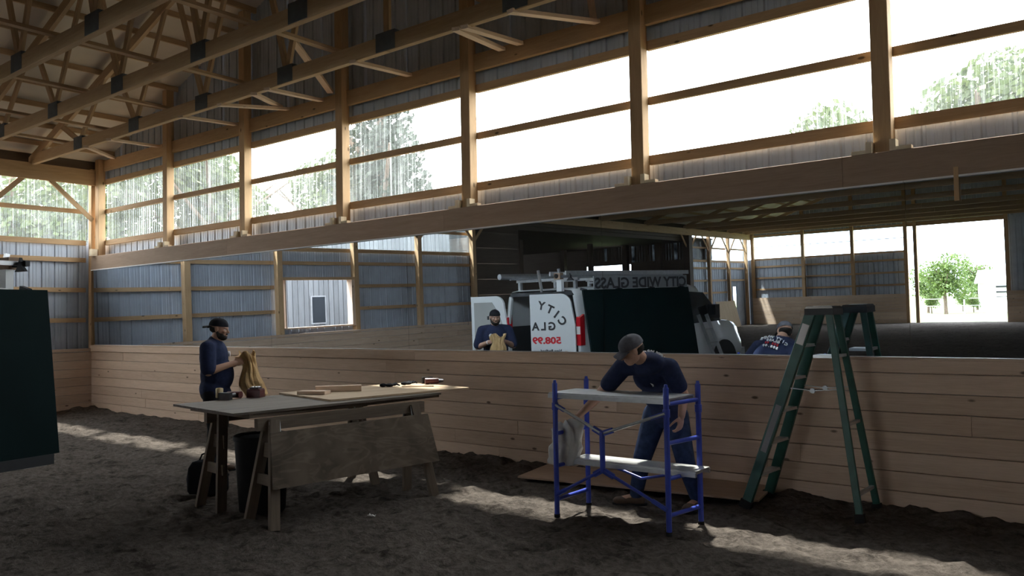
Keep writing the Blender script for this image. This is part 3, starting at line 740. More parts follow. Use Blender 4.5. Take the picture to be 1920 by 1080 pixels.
for sg in (-1, 1):
    b = MB(); b.box((5.52, sg * .68 - .12, .72), (5.68, sg * .68 + .12, .92)); vp(b, 'headlight', 'clear_lens')
    b = MB(); b.prism([(.04, 1.02), (.16, 1.02), (.16, 1.58), (.04, 1.52)], .10, frame((0, sg * .94 - .05, 0), (1, 0, 0), (0, 0, 1), (0, -1, 0)) @ Matrix.Translation((0, 0, -.10)))
    tl_ = vp(b, 'taillight', 'red_lens')
    b = MB(); b.box((.033, sg * .94 - .045, 1.22), (.045, sg * .94 + .045, 1.36)); vp(b, 'reverse_lens', 'clear_lens', tl_)
    for x in (1.05, 4.72):
        b = MB()
        prof = [(0, .0), (.02, .20), (.0, .205), (.01, .34), (.05, .365), (.19, .365), (.23, .34), (.23, 0.0)]
        rs = []
        for yy, rr in prof:
            rs.append([(x + rr * math.cos(2 * math.pi * k / 24), sg * (.99 - yy), .365 + rr * math.sin(2 * math.pi * k / 24)) for k in range(24)])
        b.rings(rs, cap=False); wh = vp(b, 'wheel', 'rubber')
        b = MB(); b.cyl((x, sg * .95, .365), (x, sg * 1.0, .365), .20, .17, 20); vp(b, 'hub', 'galvanised', wh)
        b = MB()
        arc = [(x + .46 * math.cos(math.pi * k / 14), .40 + .44 * math.sin(math.pi * k / 14)) for k in range(15)]
        b.prism(arc, .03, frame((0, sg * .995 + .015, 0), (1, 0, 0), (0, 0, 1), (0, -1, 0))); vp(b, 'wheel_arch', 'van_dark')
    # cab side window, following the body side
    b = MB(); yb_, yt_ = .985, .90
    q = [(3.36, 1.24, .995), (4.60, 1.26, .985), (4.50, 1.50, .955), (4.08, 1.88, .905), (3.36, 1.92, .915)]
    b.add([(x, sg * (y + .012), z) for x, z, y in q] + [(x, sg * (y - .01), z) for x, z, y in q], [tuple(range(5)) if sg < 0 else tuple(range(4, -1, -1)), tuple(range(9, 4, -1)) if sg < 0 else tuple(range(5, 10))] + [(i, (i + 1) % 5, 5 + (i + 1) % 5, 5 + i) for i in range(5)])
    vp(b, 'cab_window', 'car_glass')
    b = MB(); b.box((3.30, sg * .985 - .015, .55), (3.32, sg * .985 + .018, 1.9)); vp(b, 'door_seam', 'van_dark')
    b = MB(); b.box((4.15, sg * 1.08 - .10, 1.33), (4.29, sg * 1.08 + .10, 1.62)); mr = vp(b, 'door_mirror', 'black_plastic')
    b = MB(); b.box((4.145, sg * 1.08 - .085, 1.40), (4.151, sg * 1.08 + .085, 1.60)); vp(b, 'mirror_face', 'car_glass', mr)
    b = MB(); b.bar((4.22, sg * .95, 1.36), (4.22, sg * 1.0, 1.36), .06, .05); vp(b, 'mirror_arm', 'black_plastic', mr)
b = MB(); b.add([(4.06, -.74, 2.02), (4.06, .74, 2.02), (4.76, .80, 1.34), (4.76, -.80, 1.34), (4.03, -.74, 2.0), (4.03, .74, 2.0), (4.72, .80, 1.32), (4.72, -.80, 1.32)], [(0, 3, 2, 1), (4, 5, 6, 7), (0, 1, 5, 4), (1, 2, 6, 5), (2, 3, 7, 6), (3, 0, 4, 7)]); vp(b, 'windshield', 'car_glass')
# rear doors: local door frame x' = away from hinge, z up, outer face towards -y'
def door_shape():
    w, z0, z1 = .86, .56, 1.96
    pts = [(0, z0), (w, z0), (w, z1)]
    for k in range(7):
        a = math.pi / 2 + math.pi / 2 * k / 6; pts.append((.26 + .2 * math.cos(a) - .0, z1 - .2 + .2 * math.sin(a)))
    pts += [(.055, 1.72), (.0, 1.40)]
    return pts
def rear_door(sg, ang):
    """hinge at the body corner; ang opens it outwards"""
    h = Vector((.02, sg * .90, 0)); a = R(ang)
    d = Vector((-math.sin(a), -sg * math.cos(a), 0))          # from hinge to free edge
    nrm = Vector((-math.cos(a), sg * math.sin(a), 0))         # outer face normal
    F = WV @ frame(h, d, (0, 0, 1), nrm)
    dr = MB().prism(door_shape(), .05).build('rear_door', 'van_white', van, F)
    return dr, F, d, nrm
dL, FL, dd, dn = rear_door(1, 22)
dR, FR, _, _ = rear_door(-1, 168)
inner = [(.10, .70), (.78, .70), (.78, 1.84), (.34, 1.84), (.18, 1.62), (.10, 1.38)]
MB().prism(inner, .012, FR @ Matrix.Translation((0, 0, -.012))).build('door_liner', 'van_grey', dR)
MB().box((.42, 1.50, -.03), (.45, 1.57, 0), FR).build('latch', 'black_plastic', dR)
# lettering on the near rear door
def dtext(name, t, x, z, size, mat, rot=0.0, bold=.02, xs=1.0):
    return text_obj(name, t, size, mat, dL, FL @ Matrix.Translation((x, z, .053)) @ Matrix.Rotation(R(rot), 4, 'Z'), .001, bold, 'CENTER', xs)
for ch, x, z, rt_ in (('C', .24, 1.46, 52), ('I', .345, 1.585, 40), ('T', .465, 1.675, 26), ('Y', .63, 1.745, 12)): dtext('letter', ch, x, z, .205, 'print_black', rt_, .035)
for ch, x in (('G', .44), ('L', .60), ('A', .76)): dtext('letter', ch, x, 1.37, .20, 'print_black', 0, .035)
dtext('phone_number', '508.99', .55, 1.115, .165, 'print_red', 0, .04, 1.25)
dtext('small_print', 'New Bedford', .47, .93, .075, 'print_black'); dtext('small_print', '508.99', .50, .84, .075, 'print_black')
dtext('small_print', 'Mass', .48, .75, .075, 'print_black'); dtext('small_print', '508.99', .48, .66, .075, 'print_red')
# dark green glass rack panel on the left side (leans in at the top) with its frame
b = MB()
q = [(-.03, 1.355, .56), (3.2, 1.355, .56), (3.2, 1.152, 2.01), (-.036, 1.152, 2.01)]
b.add([Vector(p) for p in q] + [Vector(p) - Vector((0, .035, 0)) for p in q], [(0, 1, 2, 3)[::-1], (4, 5, 6, 7), (0, 1, 5, 4), (1, 2, 6, 5), (2, 3, 7, 6), (3, 0, 4, 7)])
gp = vp(b, 'glass_rack_panel', 'van_green')
for x in (.1, 1.1, 2.1, 3.1):
    b = MB(); b.bar((x, .98, 2.03), (x, 1.11, 2.0), .04, .04); b.bar((x, .99, .62), (x, 1.33, .60), .05, .04); vp(b, 'rack_bracket', 'van_dark')
b = MB(); b.box((.02, 1.05, .47), (3.2, 1.36, .56)); vp(b, 'rack_ledge', 'van_dark')
# roof rack: crossbars on legs, side rails, lettered board
for x in (.25, 1.25, 2.3, 3.35):
    b = MB(); b.box((x - .025, -.80, 2.20), (x + .025, .80, 2.25)); 
    for sg in (-1, 1): b.box((x - .03, sg * .72 - .03, 2.0), (x + .03, sg * .72 + .03, 2.2))
    vp(b, 'rack_crossbar', 'galvanised')
for sg in (-1, 1):
    b = MB(); b.box((.0, sg * .74 - .02, 2.25), (3.6, sg * .74 + .02, 2.29)); vp(b, 'rack_rail', 'galvanised')
b = MB(); b.box((.42, 1.0, 2.02), (3.35, 1.02, 2.255)); sb = vp(b, 'sign_board', 'sign_board')
text_obj('lettering', 'CITY WIDE GLASS', .27, 'print_black', sb, WV @ frame((1.88, 1.023, 2.115), (-1, 0, 0), (0, 0, 1), (0, 1, 0)), .001, .03, 'CENTER', 1.32)
for x in (.6, 1.9, 3.2):
    b = MB(); b.bar((x, .75, 2.14), (x, 1.0, 2.14), .03, .03); vp(b, 'sign_bracket', 'galvanised')
b = MB(); b.box((-.02, .50, 2.0), (.05, .62, 2.22)); vp(b, 'rack_post', 'van_white')
b = MB(); b.box((-.06, .48, 2.22), (.03, .63, 2.335)); vp(b, 'rack_block', 'header_wood')
b = MB(); b.cyl((-.075, .545, 2.28), (.0, .545, 2.28), .042, n=16); vp(b, 'tube_end', 'rubber')
b = MB(); b.box((-.04, .63, 2.24), (.0, .86, 2.29)); b.prism([(0, 0), (.17, 0), (.11, .05), (.075, .13), (.05, .05)], .03, frame((.0, .73, 2.19), (0, 1, 0), (0, 0, 1), (1, 0, 0))); vp(b, 'rack_clamp', 'van_dark')
for x, dz in ((-.1, .0), (.45, .03)):
    b = MB(); b.bar((x, .2, 2.0), (x - .08, .2, 2.4 + dz), .04, .04); vp(b, 'rack_stake', 'aluminium')

# ladder lying on the roof rack
lad = empty('extension_ladder', W=WV @ Matrix.Translation((1.8, .35, 2.25)), label='aluminium extension ladder lying flat on the van roof rack', cat='ladder')
for yy in (.15, .55):
    b = MB(); b.box((.18, yy - .015, 2.295), (4.1, yy + .015, 2.375)); vp(b, 'rail', 'aluminium', lad)
for k in range(13):
    b = MB(); b.cyl((.34 + k * .30, .15, 2.335), (.34 + k * .30, .55, 2.335), .016, n=8); vp(b, 'rung', 'aluminium', lad)
pipe = vp(MB().cyl((-.55, -.45, 2.31), (3.3, -.45, 2.31), .055, n=14), 'conduit_tube', 'galvanised')
pipe.parent = None; pipe.matrix_basis = WV; tag(pipe, 'long grey conduit tube on the far side of the van roof rack', 'tube')

# short aluminium ladder leaning on the cab of the van
def P_van(x, y, z): return WV @ Vector((x, y, z))
ll = empty('short_ladder', tuple(P_van(4.15, 1.42, 0)), 'short aluminium ladder leaning against the van cab', 'ladder')
for xo in (3.72, 4.02):
    board('rail', P_van(xo + .18, 1.46, 0.02), P_van(xo - .05, 1.05, 1.42), .03, .07, 'aluminium', ll, up=(1, 0, 0))
for k in range(4):
    t = .18 + .2 * k
    board('rung', P_van(3.72 + .18 - .23 * t, 1.46 - .41 * t, .02 + 1.4 * t), P_van(4.02 + .18 - .23 * t, 1.46 - .41 * t, .02 + 1.4 * t), .05, .03, 'aluminium', ll)
# plywood leaning at the far left corner
pw_ = board('leaning_plywood', (.35, -29.4, 0.03), (.08, -29.4, 1.35), 2.3, .02, 'plywood', None, up=(1, 0, 0))
pw_.matrix_basis = axis_frame((.40, -30.5, .03), (.08, -30.5, 1.36), (1, 0, 0)); WORLD[pw_.name] = pw_.matrix_basis
tag(pw_, 'pale plywood sheet leaning on the left wall near the far corner', 'plywood')
# ------------------------------------------------------------------ blue folding scaffold
SA, SB, SC, SD = Vector((12.743, -1.889, 0)), Vector((12.74, -1.40, 0)), Vector((13.779, -1.877, 0)), Vector((13.835, -1.44, 0))
sc_ = empty('folding_scaffold', (13.28, -1.65, 0), 'small blue steel folding scaffold in front of the kick wall', 'scaffold')
def tubeb(name, p, q, r, mat, par, n=10): return MB().cyl(p, q, r, n=n).build(name, mat, par)
def zz(p, z): return Vector((p.x, p.y, z))
for a, c in ((SA, SB), (SC, SD)):
    for p in (a, c):
        po = tubeb('post', zz(p, .02), zz(p, 1.125), .022, 'blue_paint', sc_, 14)
        MB().cyl(zz(p, 1.125), zz(p, 1.15), .016, .012, 12).build('post_tip', 'blue_paint', po)
        MB().cyl(zz(p, 0), zz(p, .03), .026, n=12).build('foot_cap', 'rubber', po)
        MB().cyl(zz(p, .90), zz(p, .96), .028, n=14).build('collar', 'blue_paint', po)
    for z in (.15, .43, .70, 1.0): tubeb('rung', zz(a, z), zz(c, z), .017, 'blue_paint', sc_)
YS = -1.90
H = Vector((13.21, YS, 0))
mp = tubeb('hinge_post', zz(H, .43), zz(H, .75), .022, 'blue_paint', sc_, 12)
for z0, side, zo in ((.95, SA, .735), (.93, SC, .735), (.19, SA, .445), (.20, SC, .445)):
    e = Vector((side.x, YS, z0)); h = Vector((H.x, YS, zo)); br = tubeb('folding_brace', e, h, .013, 'galvanised' if zo > .5 else 'blue_paint', sc_)
    d = (h - e); MB().bar(h - d * .18, h, .016, .045).build('brace_bracket', 'blue_paint', br)
    MB().bar(e, e + d * .22, .014, .034).build('brace_bracket', 'blue_paint', br)
YS2 = -1.40
for z0, side, zo in ((.95, SB, .62), (.93, SD, .62)):
    e = Vector((side.x, YS2, z0 - .5)); tubeb('folding_brace', e, Vector((13.28, YS2, .30)), .012, 'blue_paint', sc_)
def plank(p0, p1, w, z, label):
    r = empty('scaffold_plank', (*((Vector(p0) + Vector(p1)) / 2).xy, z), label, 'plank', 'planks of the scaffold')
    L = (Vector(p1) - Vector(p0)).length; F = axis_frame(Vector((*p0[:2], z)), Vector((*p1[:2], z)))
    MB().box((0, -w / 2, .0), (L, w / 2, .012)).build('deck', 'aluminium', r, F)
    for s_ in (-1, 1): MB().box((0, s_ * w / 2 - .012, -.034), (L, s_ * w / 2 + .012, .0)).build('side_rail', 'aluminium', r, F)
    for k in range(5): MB().box((.05 + (L - .13) * k / 4, -w / 2 + .013, -.035), (.08 + (L - .13) * k / 4, w / 2 - .013, -.001)).build('cross_rib', 'aluminium', r, F)
plank((12.66, -1.655), (13.80, -1.655), .42, 1.03, 'upper aluminium plank of the blue scaffold')
plank((12.78, -1.60), (13.93, -1.585), .25, .463, 'lower aluminium plank of the blue scaffold')

# pale cloth sack hung over the left end frame
b = MB(); rs = []
n = 44
for j in range(23):
    t = j / 22; z = .775 - .36 * t; ring = []
    for i in range(n):
        a = 2 * math.pi * i / n; ca, sa = math.cos(a), math.sin(a)
        nn_ = noise.noise(Vector((ca * 2.2, sa * 2.2, t * 3.5))); n3_ = noise.noise(Vector((ca * 5, sa * 5, t * 8 + 3)))
        fold = 1 + .22 * nn_ + .13 * n3_ + .08 * math.sin(6 * a + 5 * t)
        k = min(1.0, (.25 + t * 6) ** .6) * (1 - .10 * t)
        ring.append((12.705 + .15 * k * fold * ca * (1 if ca < 0 else .95) + .03 * math.sin(4 * t), -1.70 + .105 * k * fold * sa, z + .03 * ca * (1 - t) + .025 * nn_))
    rs.append(ring)
b.rings(rs); sack = b.build('cloth_sack', 'canvas_cloth'); tag(sack, 'pale canvas sack hanging on the left end of the scaffold', 'sack')

# ------------------------------------------------------------------ green stepladder
sl = empty('step_ladder', (14.4, -.36, 0), 'green fibreglass stepladder standing against the kick wall', 'stepladder')
feet = [Vector((13.884, -.66, .0)), Vector((13.914, -.22, .0)), Vector((14.832, -.64, .0)), Vector((14.848, -.18, .0))]
tops = [Vector((14.475, -.58, 1.69)), Vector((14.475, -.35, 1.69)), Vector((14.615, -.57, 1.69)), Vector((14.615, -.36, 1.69))]
for i in range(4):
    d = (tops[i] - feet[i]).normalized(); w = (.045, .085) if i < 2 else (.032, .055)
    r = board('rail', feet[i], tops[i], w[0], w[1], 'green_fiberglass', sl, up=(1, 0, 0), bev=.004)
    board('foot_pad', feet[i] - d * .01, feet[i] + d * .06, w[0] + .015, w[1] + .02, 'rubber', r, up=(1, 0, 0))
    if i < 2: board('label_strip', feet[i] + d * .52 + Vector((-.0, -.024 if i == 0 else .024, 0)), feet[i] + d * .95 + Vector((0, -.024 if i == 0 else .024, 0)), .002, .05, 'sign_board', r, up=(1, 0, 0))
for k in range(5):
    t = .17 + .165 * k
    p, q = feet[0].lerp(tops[0], t), feet[1].lerp(tops[1], t)
    board('step', p, q, .085, .025, 'aluminium', sl)
for t in (.12, .45, .78):
    board('rear_brace', feet[2].lerp(tops[2], t), feet[3].lerp(tops[3], t), .03, .025, 'aluminium', sl)
for a, c in ((0, 2), (1, 3)):
    t = .62; p, q = feet[a].lerp(tops[a], t), feet[c].lerp(tops[c], t); mid = (p + q) / 2 + Vector((0, 0, -.02))
    board('spreader', p, mid, .006, .025, 'galvanised', sl, up=(0, 1, 0)); board('spreader', mid, q, .006, .025, 'galvanised', sl, up=(0, 1, 0))
    pv = MB().cyl(mid + Vector((0, -.012, 0)), mid + Vector((0, .012, 0)), .022, n=10).build('spreader_pivot', 'galvanised', sl)
b = MB(); b.rings([[(14.545 + x * (1 - .12 * k), -.465 + y * (1 - .12 * k), 1.66 + z) for x, y in [(-.115, -.15), (.115, -.14), (.115, .14), (-.115, .15)]] for k, z in ((0, 0), (0, .055), (1, .075))], smooth=False)
tp_ = b.build('top_cap', 'black_plastic', sl)
MB().box((14.48, -.54, 1.735), (14.61, -.40, 1.738)).build('cap_label', 'print_white', tp_)
_d = (tops[0] - feet[0]).normalized(); board('safety_label', feet[0] + _d * 1.50 + Vector((0, -.0245, 0)), feet[0] + _d * 1.68 + Vector((0, -.0245, 0)), .002, .06, 'print_white', sl, up=(1, 0, 0))
b = MB(); b.box((14.47, -.56, 1.30), (14.64, -.38, 1.325)); b.build('tool_tray', 'aluminium', sl)

# ------------------------------------------------------------------ work table: plywood sheets on two sawhorses
TU = Vector((.1219, .9925, 0)); TV = Vector((.9925, -.1219, 0))       # along the table, and towards the camera
T0 = Vector((9.589, -3.551, 0))                                          # back-left corner on plan
def TP(u, v, z): return T0 + TU * u + TV * v + Vector((0, 0, z))
TZ = .940
def sheet_top(name, u0, u1, v0, v1, z, th, mat, label, rot=0.0):
    W = frame(TP((u0 + u1) / 2, (v0 + v1) / 2, z), TU, -TV, (0, 0, 1)) @ Matrix.Rotation(R(rot), 4, 'Z')
    o = MB().box((-(u1 - u0) / 2, -(v1 - v0) / 2, -th), ((u1 - u0) / 2, (v1 - v0) / 2, 0)).build(name, mat, None, W)
    return tag(o, label, 'plywood')
sheet_top('plywood_sheet', .0, 2.20, .0, 1.22, TZ, .02, 'grey_plywood', 'weathered plywood sheet on the near end of the work table', 0)
sheet_top('plywood_sheet', 1.05, 2.66, .02, 1.12, TZ + .0195, .018, 'plywood', 'lighter plywood sheet overhanging the far right end of the table', -4)
sheet_top('plywood_sheet', .12, 2.25, .10, 1.15, TZ - .022, .036, 'old_wood', 'thick dark board sandwiched beneath the plywood table tops', 3)
def sawhorse(u0, u1, v, label, panel):
    s_ = empty('sawhorse', tuple(TP((u0 + u1) / 2, v, 0)), label, 'sawhorse', 'sawhorses under the work table')
    zt = TZ - .06
    board('top_rail', TP(u0, v, zt - .055), TP(u1, v, zt - .055), .06, .10, 'old_wood', s_)
    for u, du in ((u0 + .14, -.1), (u1 - .14, .1)):
        for dv in (-1, 1):
            board('leg', TP(u + du, v + dv * .22, -.02), TP(u, v + dv * .045, zt - .02), .09, .042, 'old_wood', s_, up=tuple(TV), bev=.003)
        board('gusset', TP(u + du * .4 + (.02 if du < 0 else -.02), v - .14, zt - .28), TP(u + du * .4 + (.02 if du < 0 else -.02), v + .14, zt - .28), .02, .12, 'old_wood', s_)
        board('stretcher', TP(u + du * .6, v - .2, .36), TP(u + du * .6, v + .2, .36), .02, .09, 'old_wood', s_)
        for dv in (-1, 1):
            board('bracket_plate', TP(u + .0, v + dv * .073, zt - .15), TP(u, v + dv * .052, zt - .035), .10, .004, 'galvanised', s_, up=tuple(TV))
    if panel:
        a0, a1 = TP(u0 + .02, v + .235, .32), TP(u1 + .0, v + .235, .32)
        k0, k1 = TP(u0 + .06, v + .115, .765), TP(u1 - .04, v + .115, .765)
        n_ = TV * .018
        vs_ = [a0, a1, k1, k0]; L_ = (a1 - a0).length
        F = axis_frame(a0, a1, (0, 0, 1)); inv = F.inverted()
        b = MB(); q = [inv @ p for p in vs_ + [p + n_ for p in vs_]]
        b.add(q, [(3, 2, 1, 0), (4, 5, 6, 7), (0, 1, 5, 4), (1, 2, 6, 5), (2, 3, 7, 6), (3, 0, 4, 7)])
        b.build('side_panel', 'swirl_plywood', s_, F)
    return s_
sawhorse(.20, 1.96, 1.22, 'nearer sawhorse with a plywood panel nailed across its legs', True)
sawhorse(.16, 1.9, .33, 'further sawhorse in the dark under the work table', False)

# ------------------------------------------------------------------ things on the table (z = top of the sheet they lie on)
def at(x, y, z=TZ): return Vector((x, y, z))
def drill(loc, rz, label, lay=True):
    W = Matrix.Translation(loc) @ Matrix.Rotation(rz, 4, 'Z')
    d_ = empty('cordless_drill', W=W, label=label, cat='drill', group='cordless tools on the table')
    if lay: T = W @ Matrix.Translation((0, 0, .036)) @ Matrix.Rotation(R(90), 4, 'X')
    else: T = W @ Matrix.Translation((0, 0, .19))
    MB().cyl((-.07, 0, 0), (.08, 0, 0), .034, .031, 14).build('motor_housing', 'tool_red', d_, T)
    MB().cyl((.08, 0, 0), (.135, 0, 0), .026, .016, 14).build('chuck', 'chrome', d_, T)
    MB().tube([(-.02, 0, -.02), (-.03, 0, -.08), (-.025, 0, -.14)], [.022, .019, .02], 10).build('handle', 'tool_black', d_, T)
    MB().box((-.075, -.034, -.19), (.045, .034, -.135)).build('battery_pack', 'tool_black', d_, T)
    MB().box((.0, -.008, -.055), (.015, .008, -.03)).build('trigger', 'tool_black', d_, T)
    return d_
drill(at(10.42, -.99, TZ + .021), R(55), 'cordless drill lying at the far right end of the table')
drill(at(9.62, -2.93), R(200), 'dark cordless drill lying on the left end of the table')
bt = empty('battery_charger', tuple(at(9.72, -2.76)), 'boxy dark battery charger beside the drill on the table', 'charger')
W = Matrix.Translation(at(9.72, -2.76)) @ Matrix.Rotation(R(30), 4, 'Z')
MB().rings([[(x * k, y * k, z) for x, y in ((-.07, -.055), (.07, -.055), (.07, .055), (-.07, .055))] for k, z in ((1, 0), (1, .07), (.9, .085))], smooth=False).build('housing', 'tool_red', bt, W)
MB().box((-.045, -.04, .085), (.045, .04, .10)).build('battery_slot', 'tool_black', bt, W)
for k in range(3): MB().box((-.04 + k * .03, -.02, .10), (-.02 + k * .03, .02, .108)).build('terminal', 'print_white', bt, W)
b = MB(); rs = []
for z, r in ((0, .030), (.006, .036), (.09, .036), (.096, .030)):
    rs.append([(9.43 + r * math.cos(2 * math.pi * k / 18), -2.98 + r * math.sin(2 * math.pi * k / 18), TZ + z) for k in range(18)])
rl = empty('tape_roll', (9.43, -2.98, TZ), 'tan roll of tape standing at the left end of the table', 'tape')
b.rings(rs).build('roll', 'tan_tape', rl); MB().cyl((9.43, -2.98, TZ + .094), (9.43, -2.98, TZ + .099), .018, n=14).build('core', 'kraft_paper', rl)
def block(u, x, y, w, h, ang, label, z=TZ):
    W = Matrix.Translation((x, y, z)) @ Matrix.Rotation(ang, 4, 'Z')
    c = .004
    prof = [(-w / 2 + c, 0), (w / 2 - c, 0), (w / 2, c), (w / 2, h - c), (w / 2 - c, h), (-w / 2 + c, h), (-w / 2, h - c), (-w / 2, c)]
    o = MB().rings([[(xx, yy, q) for yy, q in prof] for xx in (-u / 2, u / 2)], smooth=False).build('wood_offcut', 'pine_board', None, W)
    return tag(o, label, 'wood block', 'pine offcuts on the table')
block(.30, 10.17, -2.40, .13, .034, R(25), 'flat pale pine offcut in the middle of the table', TZ + .0205)
block(.46, 10.16, -2.08, .09, .06, R(48), 'longer pine offcut lying behind the flat one', TZ + .0205)
block(.34, 10.52, -1.30, .03, .012, R(40), 'thin pale strip of wood beside the black gloves', TZ + .021)
# black work gloves: two flattened gloves
for k, (x, y, rz, lab) in enumerate([(10.24, -1.45, R(60), 'crumpled black work glove on the far end of the table'), (10.34, -1.27, R(100), 'second black work glove lying beside the crumpled one')]):
    W = Matrix.Translation((x, y, TZ + .021 + k * .012)) @ Matrix.Rotation(rz, 4, 'Z')
    b = MB(); b.ell((0, 0, .018), (.055, .045, .018)); b.ell((-.07, 0, .02), (.04, .035, .02))
    for q in range(4): b.tube([(.04, -.033 + q * .022, .018), (.075, -.04 + q * .026, .026 + .006 * (q % 2)), (.105, -.045 + q * .028, .012)], [.011, .010, .007], 8)
    b.tube([(.0, .035, .018), (.025, .06, .022), (.055, .068, .012)], [.013, .012, .008], 8)
    tag(b.build('work_glove', 'black_cotton', None, W), lab, 'glove', 'black gloves on the table')

# ------------------------------------------------------------------ odds and ends on the ground
def crumple(name, mat, x, y, s_, label, cat):
    rng = random.Random(x); b = MB()
    n = 5; b.add([(x + (i / (n - 1) - .5) * s_ + rng.uniform(-.1, .1) * s_, y + (j / (n - 1) - .5) * s_ * .6, ground_h(x, y) + .012 + rng.uniform(0, .25) * s_) for j in range(n) for i in range(n)],
                 [(j * n + i, j * n + i + 1, (j + 1) * n + i + 1, (j + 1) * n + i) for j in range(n - 1) for i in range(n - 1)])
    o = b.build(name, mat); md = o.modifiers.new('thick', 'SOLIDIFY'); md.thickness = .002
    return tag(o, label, cat)
crumple('paper_scrap', 'white_paper', 11.40, -2.76, .07, 'small white paper scrap on the dirt before the table', 'litter')
gb = MB().box((-1.22, -.32, 0), (1.22, .32, .018)).build('ground_plywood', 'header_wood', None, Matrix.Translation((12.72, -.43, .045)) @ Matrix.Rotation(R(7.5), 4, 'Z') @ Matrix.Rotation(R(1.5), 4, 'X'))
tag(gb, 'brown plywood strip lying on the dirt along the kick wall', 'plywood')
block(.30, 5.85, -3.42, .14, .09, R(20), 'brown wooden block on the dirt seen below the van rack', 0.0)

tb = empty('tool_bag', (9.33, -3.05, 0), 'black tool bag on the dirt behind the work table', 'bag')
W = Matrix.Translation((9.33, -3.05, .0)) @ Matrix.Rotation(R(35), 4, 'Z') @ Matrix.Scale(.72, 4)
rs = []
for z, k in ((.01, .92), (.05, 1.0), (.2, 1.03), (.36, .95), (.44, .72), (.46, .4)):
    rs.append([((.26 * k + .012 * math.sin(5 * a + z * 20)) * (abs(math.cos(a)) ** .6) * (1 if math.cos(a) > 0 else -1), (.15 * k + .01 * math.sin(4 * a)) * (abs(math.sin(a)) ** .6) * (1 if math.sin(a) > 0 else -1), z) for a in [2 * math.pi * i / 28 for i in range(28)]])
MB().rings(rs).build('bag_body', 'black_cotton', tb, W)
MB().tube([(-.12, 0, .44), (-.08, 0, .53), (0, 0, .56), (.08, 0, .53), (.12, 0, .44)], .012, 8).build('bag_handle', 'black_cotton', tb, W)
bp = TP(.48, .78, 0); wb2 = empty('shade_bin', tuple(bp), 'made-up black bin deepening the shade under the work table', 'bin')  # added only to blacken the shaded space beneath the table top
MB().rings([[(bp.x + r * math.cos(2 * math.pi * i / 24), bp.y + r * math.sin(2 * math.pi * i / 24), z) for i in range(24)] for z, r in ((.0, .19), (.02, .20), (.60, .235), (.66, .235))]).build('shade_bin_body', 'shade_black', wb2)
MB().rings([[(bp.x + r * math.cos(2 * math.pi * i / 24), bp.y + r * math.sin(2 * math.pi * i / 24), z) for i in range(24)] for z, r in ((.64, .25), (.67, .25), (.68, .24), (.66, .20))], cap=False).build('shade_bin_rim', 'shade_black', wb2)
# ------------------------------------------------------------------ people: one continuous skinned surface each, clothes as children
def capsule(b, p0, r0, p1, r1, n=14):
    p0, p1 = Vector(p0), Vector(p1); L = (p1 - p0).length
    M_ = axis_frame(p0, p1) if L > 1e-6 else Matrix.Translation(p0)
    rs = []
    for k in range(5):
        a = -math.pi / 2 + math.pi / 2 * (k + .15) / 5; rs.append((r0 * math.sin(a), r0 * math.cos(a)))
    rs += [(0, r0), (L, r1)]
    for k in range(5):
        a = math.pi / 2 * (k + .85) / 5; rs.append((L + r1 * math.sin(a), r1 * math.cos(a)))
    b.rings([[M_ @ Vector((x, r * math.cos(2 * math.pi * i / n), r * math.sin(2 * math.pi * i / n))) for i in range(n)] for x, r in rs])
def blob(name, parts, voxel, mat, parent, smooth=4, W=None):
    """fuse capsules and ellipsoids into one smooth closed surface"""
    b = MB()
    for p in parts:
        if p[0] == 'c': capsule(b, *p[1:])
        else: b.ell(p[1], p[2], p[3] if len(p) > 3 else None, 18, 12)
    me = b.mesh(name + '_raw', mat); o = bpy.data.objects.new(name + '_raw', me); COL.objects.link(o)
    md = o.modifiers.new('fuse', 'REMESH'); md.mode = 'VOXEL'; md.voxel_size = voxel; md.use_smooth_shade = True
    if smooth:
        sm = o.modifiers.new('smooth', 'SMOOTH'); sm.factor = .5; sm.iterations = smooth
    dg = bpy.context.evaluated_depsgraph_get(); me2 = bpy.data.meshes.new_from_object(o.evaluated_get(dg))
    bpy.data.objects.remove(o); bpy.data.meshes.remove(me)
    me2.name = name; me2.materials.clear(); me2.materials.append(MATS[mat])
    me2.polygons.foreach_set('use_smooth', [True] * len(me2.polygons))
    return put(bpy.data.objects.new(name, me2), parent, W)
def basis(fwd, up):
    f = Vector(fwd).normalized(); u = Vector(up); l = u.cross(f).normalized(); u = f.cross(l)
    return f, l, u
def head_parts(c, fwd, up, s=1.0):
    """head of about 0.23 m: skull, face, jaw, nose, brow, ears, lips"""
    f, l, u = basis(fwd, up); M_ = Matrix((f, l, u)).transposed(); c = Vector(c)
    def q(a, b_, d): return c + (f * a + l * b_ + u * d) * s
    def e(p, r): return ('e', q(*p), tuple(x * s for x in r), M_)
    P_ = [e((-.012, 0, .028), (.098, .077, .090)), e((.022, 0, -.030), (.070, .062, .085)), e((.050, 0, -.085), (.040, .042, .032)),
          e((.030, .0, -.060), (.058, .057, .040)), e((.078, 0, .018), (.020, .052, .012)),
          ('c', q(.086, 0, .010), .009 * s, q(.107, 0, -.028), .014 * s), e((.098, .012, -.032), (.010, .009, .008)), e((.098, -.012, -.032), (.010, .009, .008)),
          e((.086, 0, -.058), (.012, .024, .007)), e((.083, 0, -.069), (.012, .021, .008))]
    for sg in (-1, 1):
        P_ += [e((-.005, sg * .078, -.005), (.019, .009, .032)), e((.062, sg * .036, -.022), (.026, .022, .020))]
    return P_, q, (f, l, u, M_)
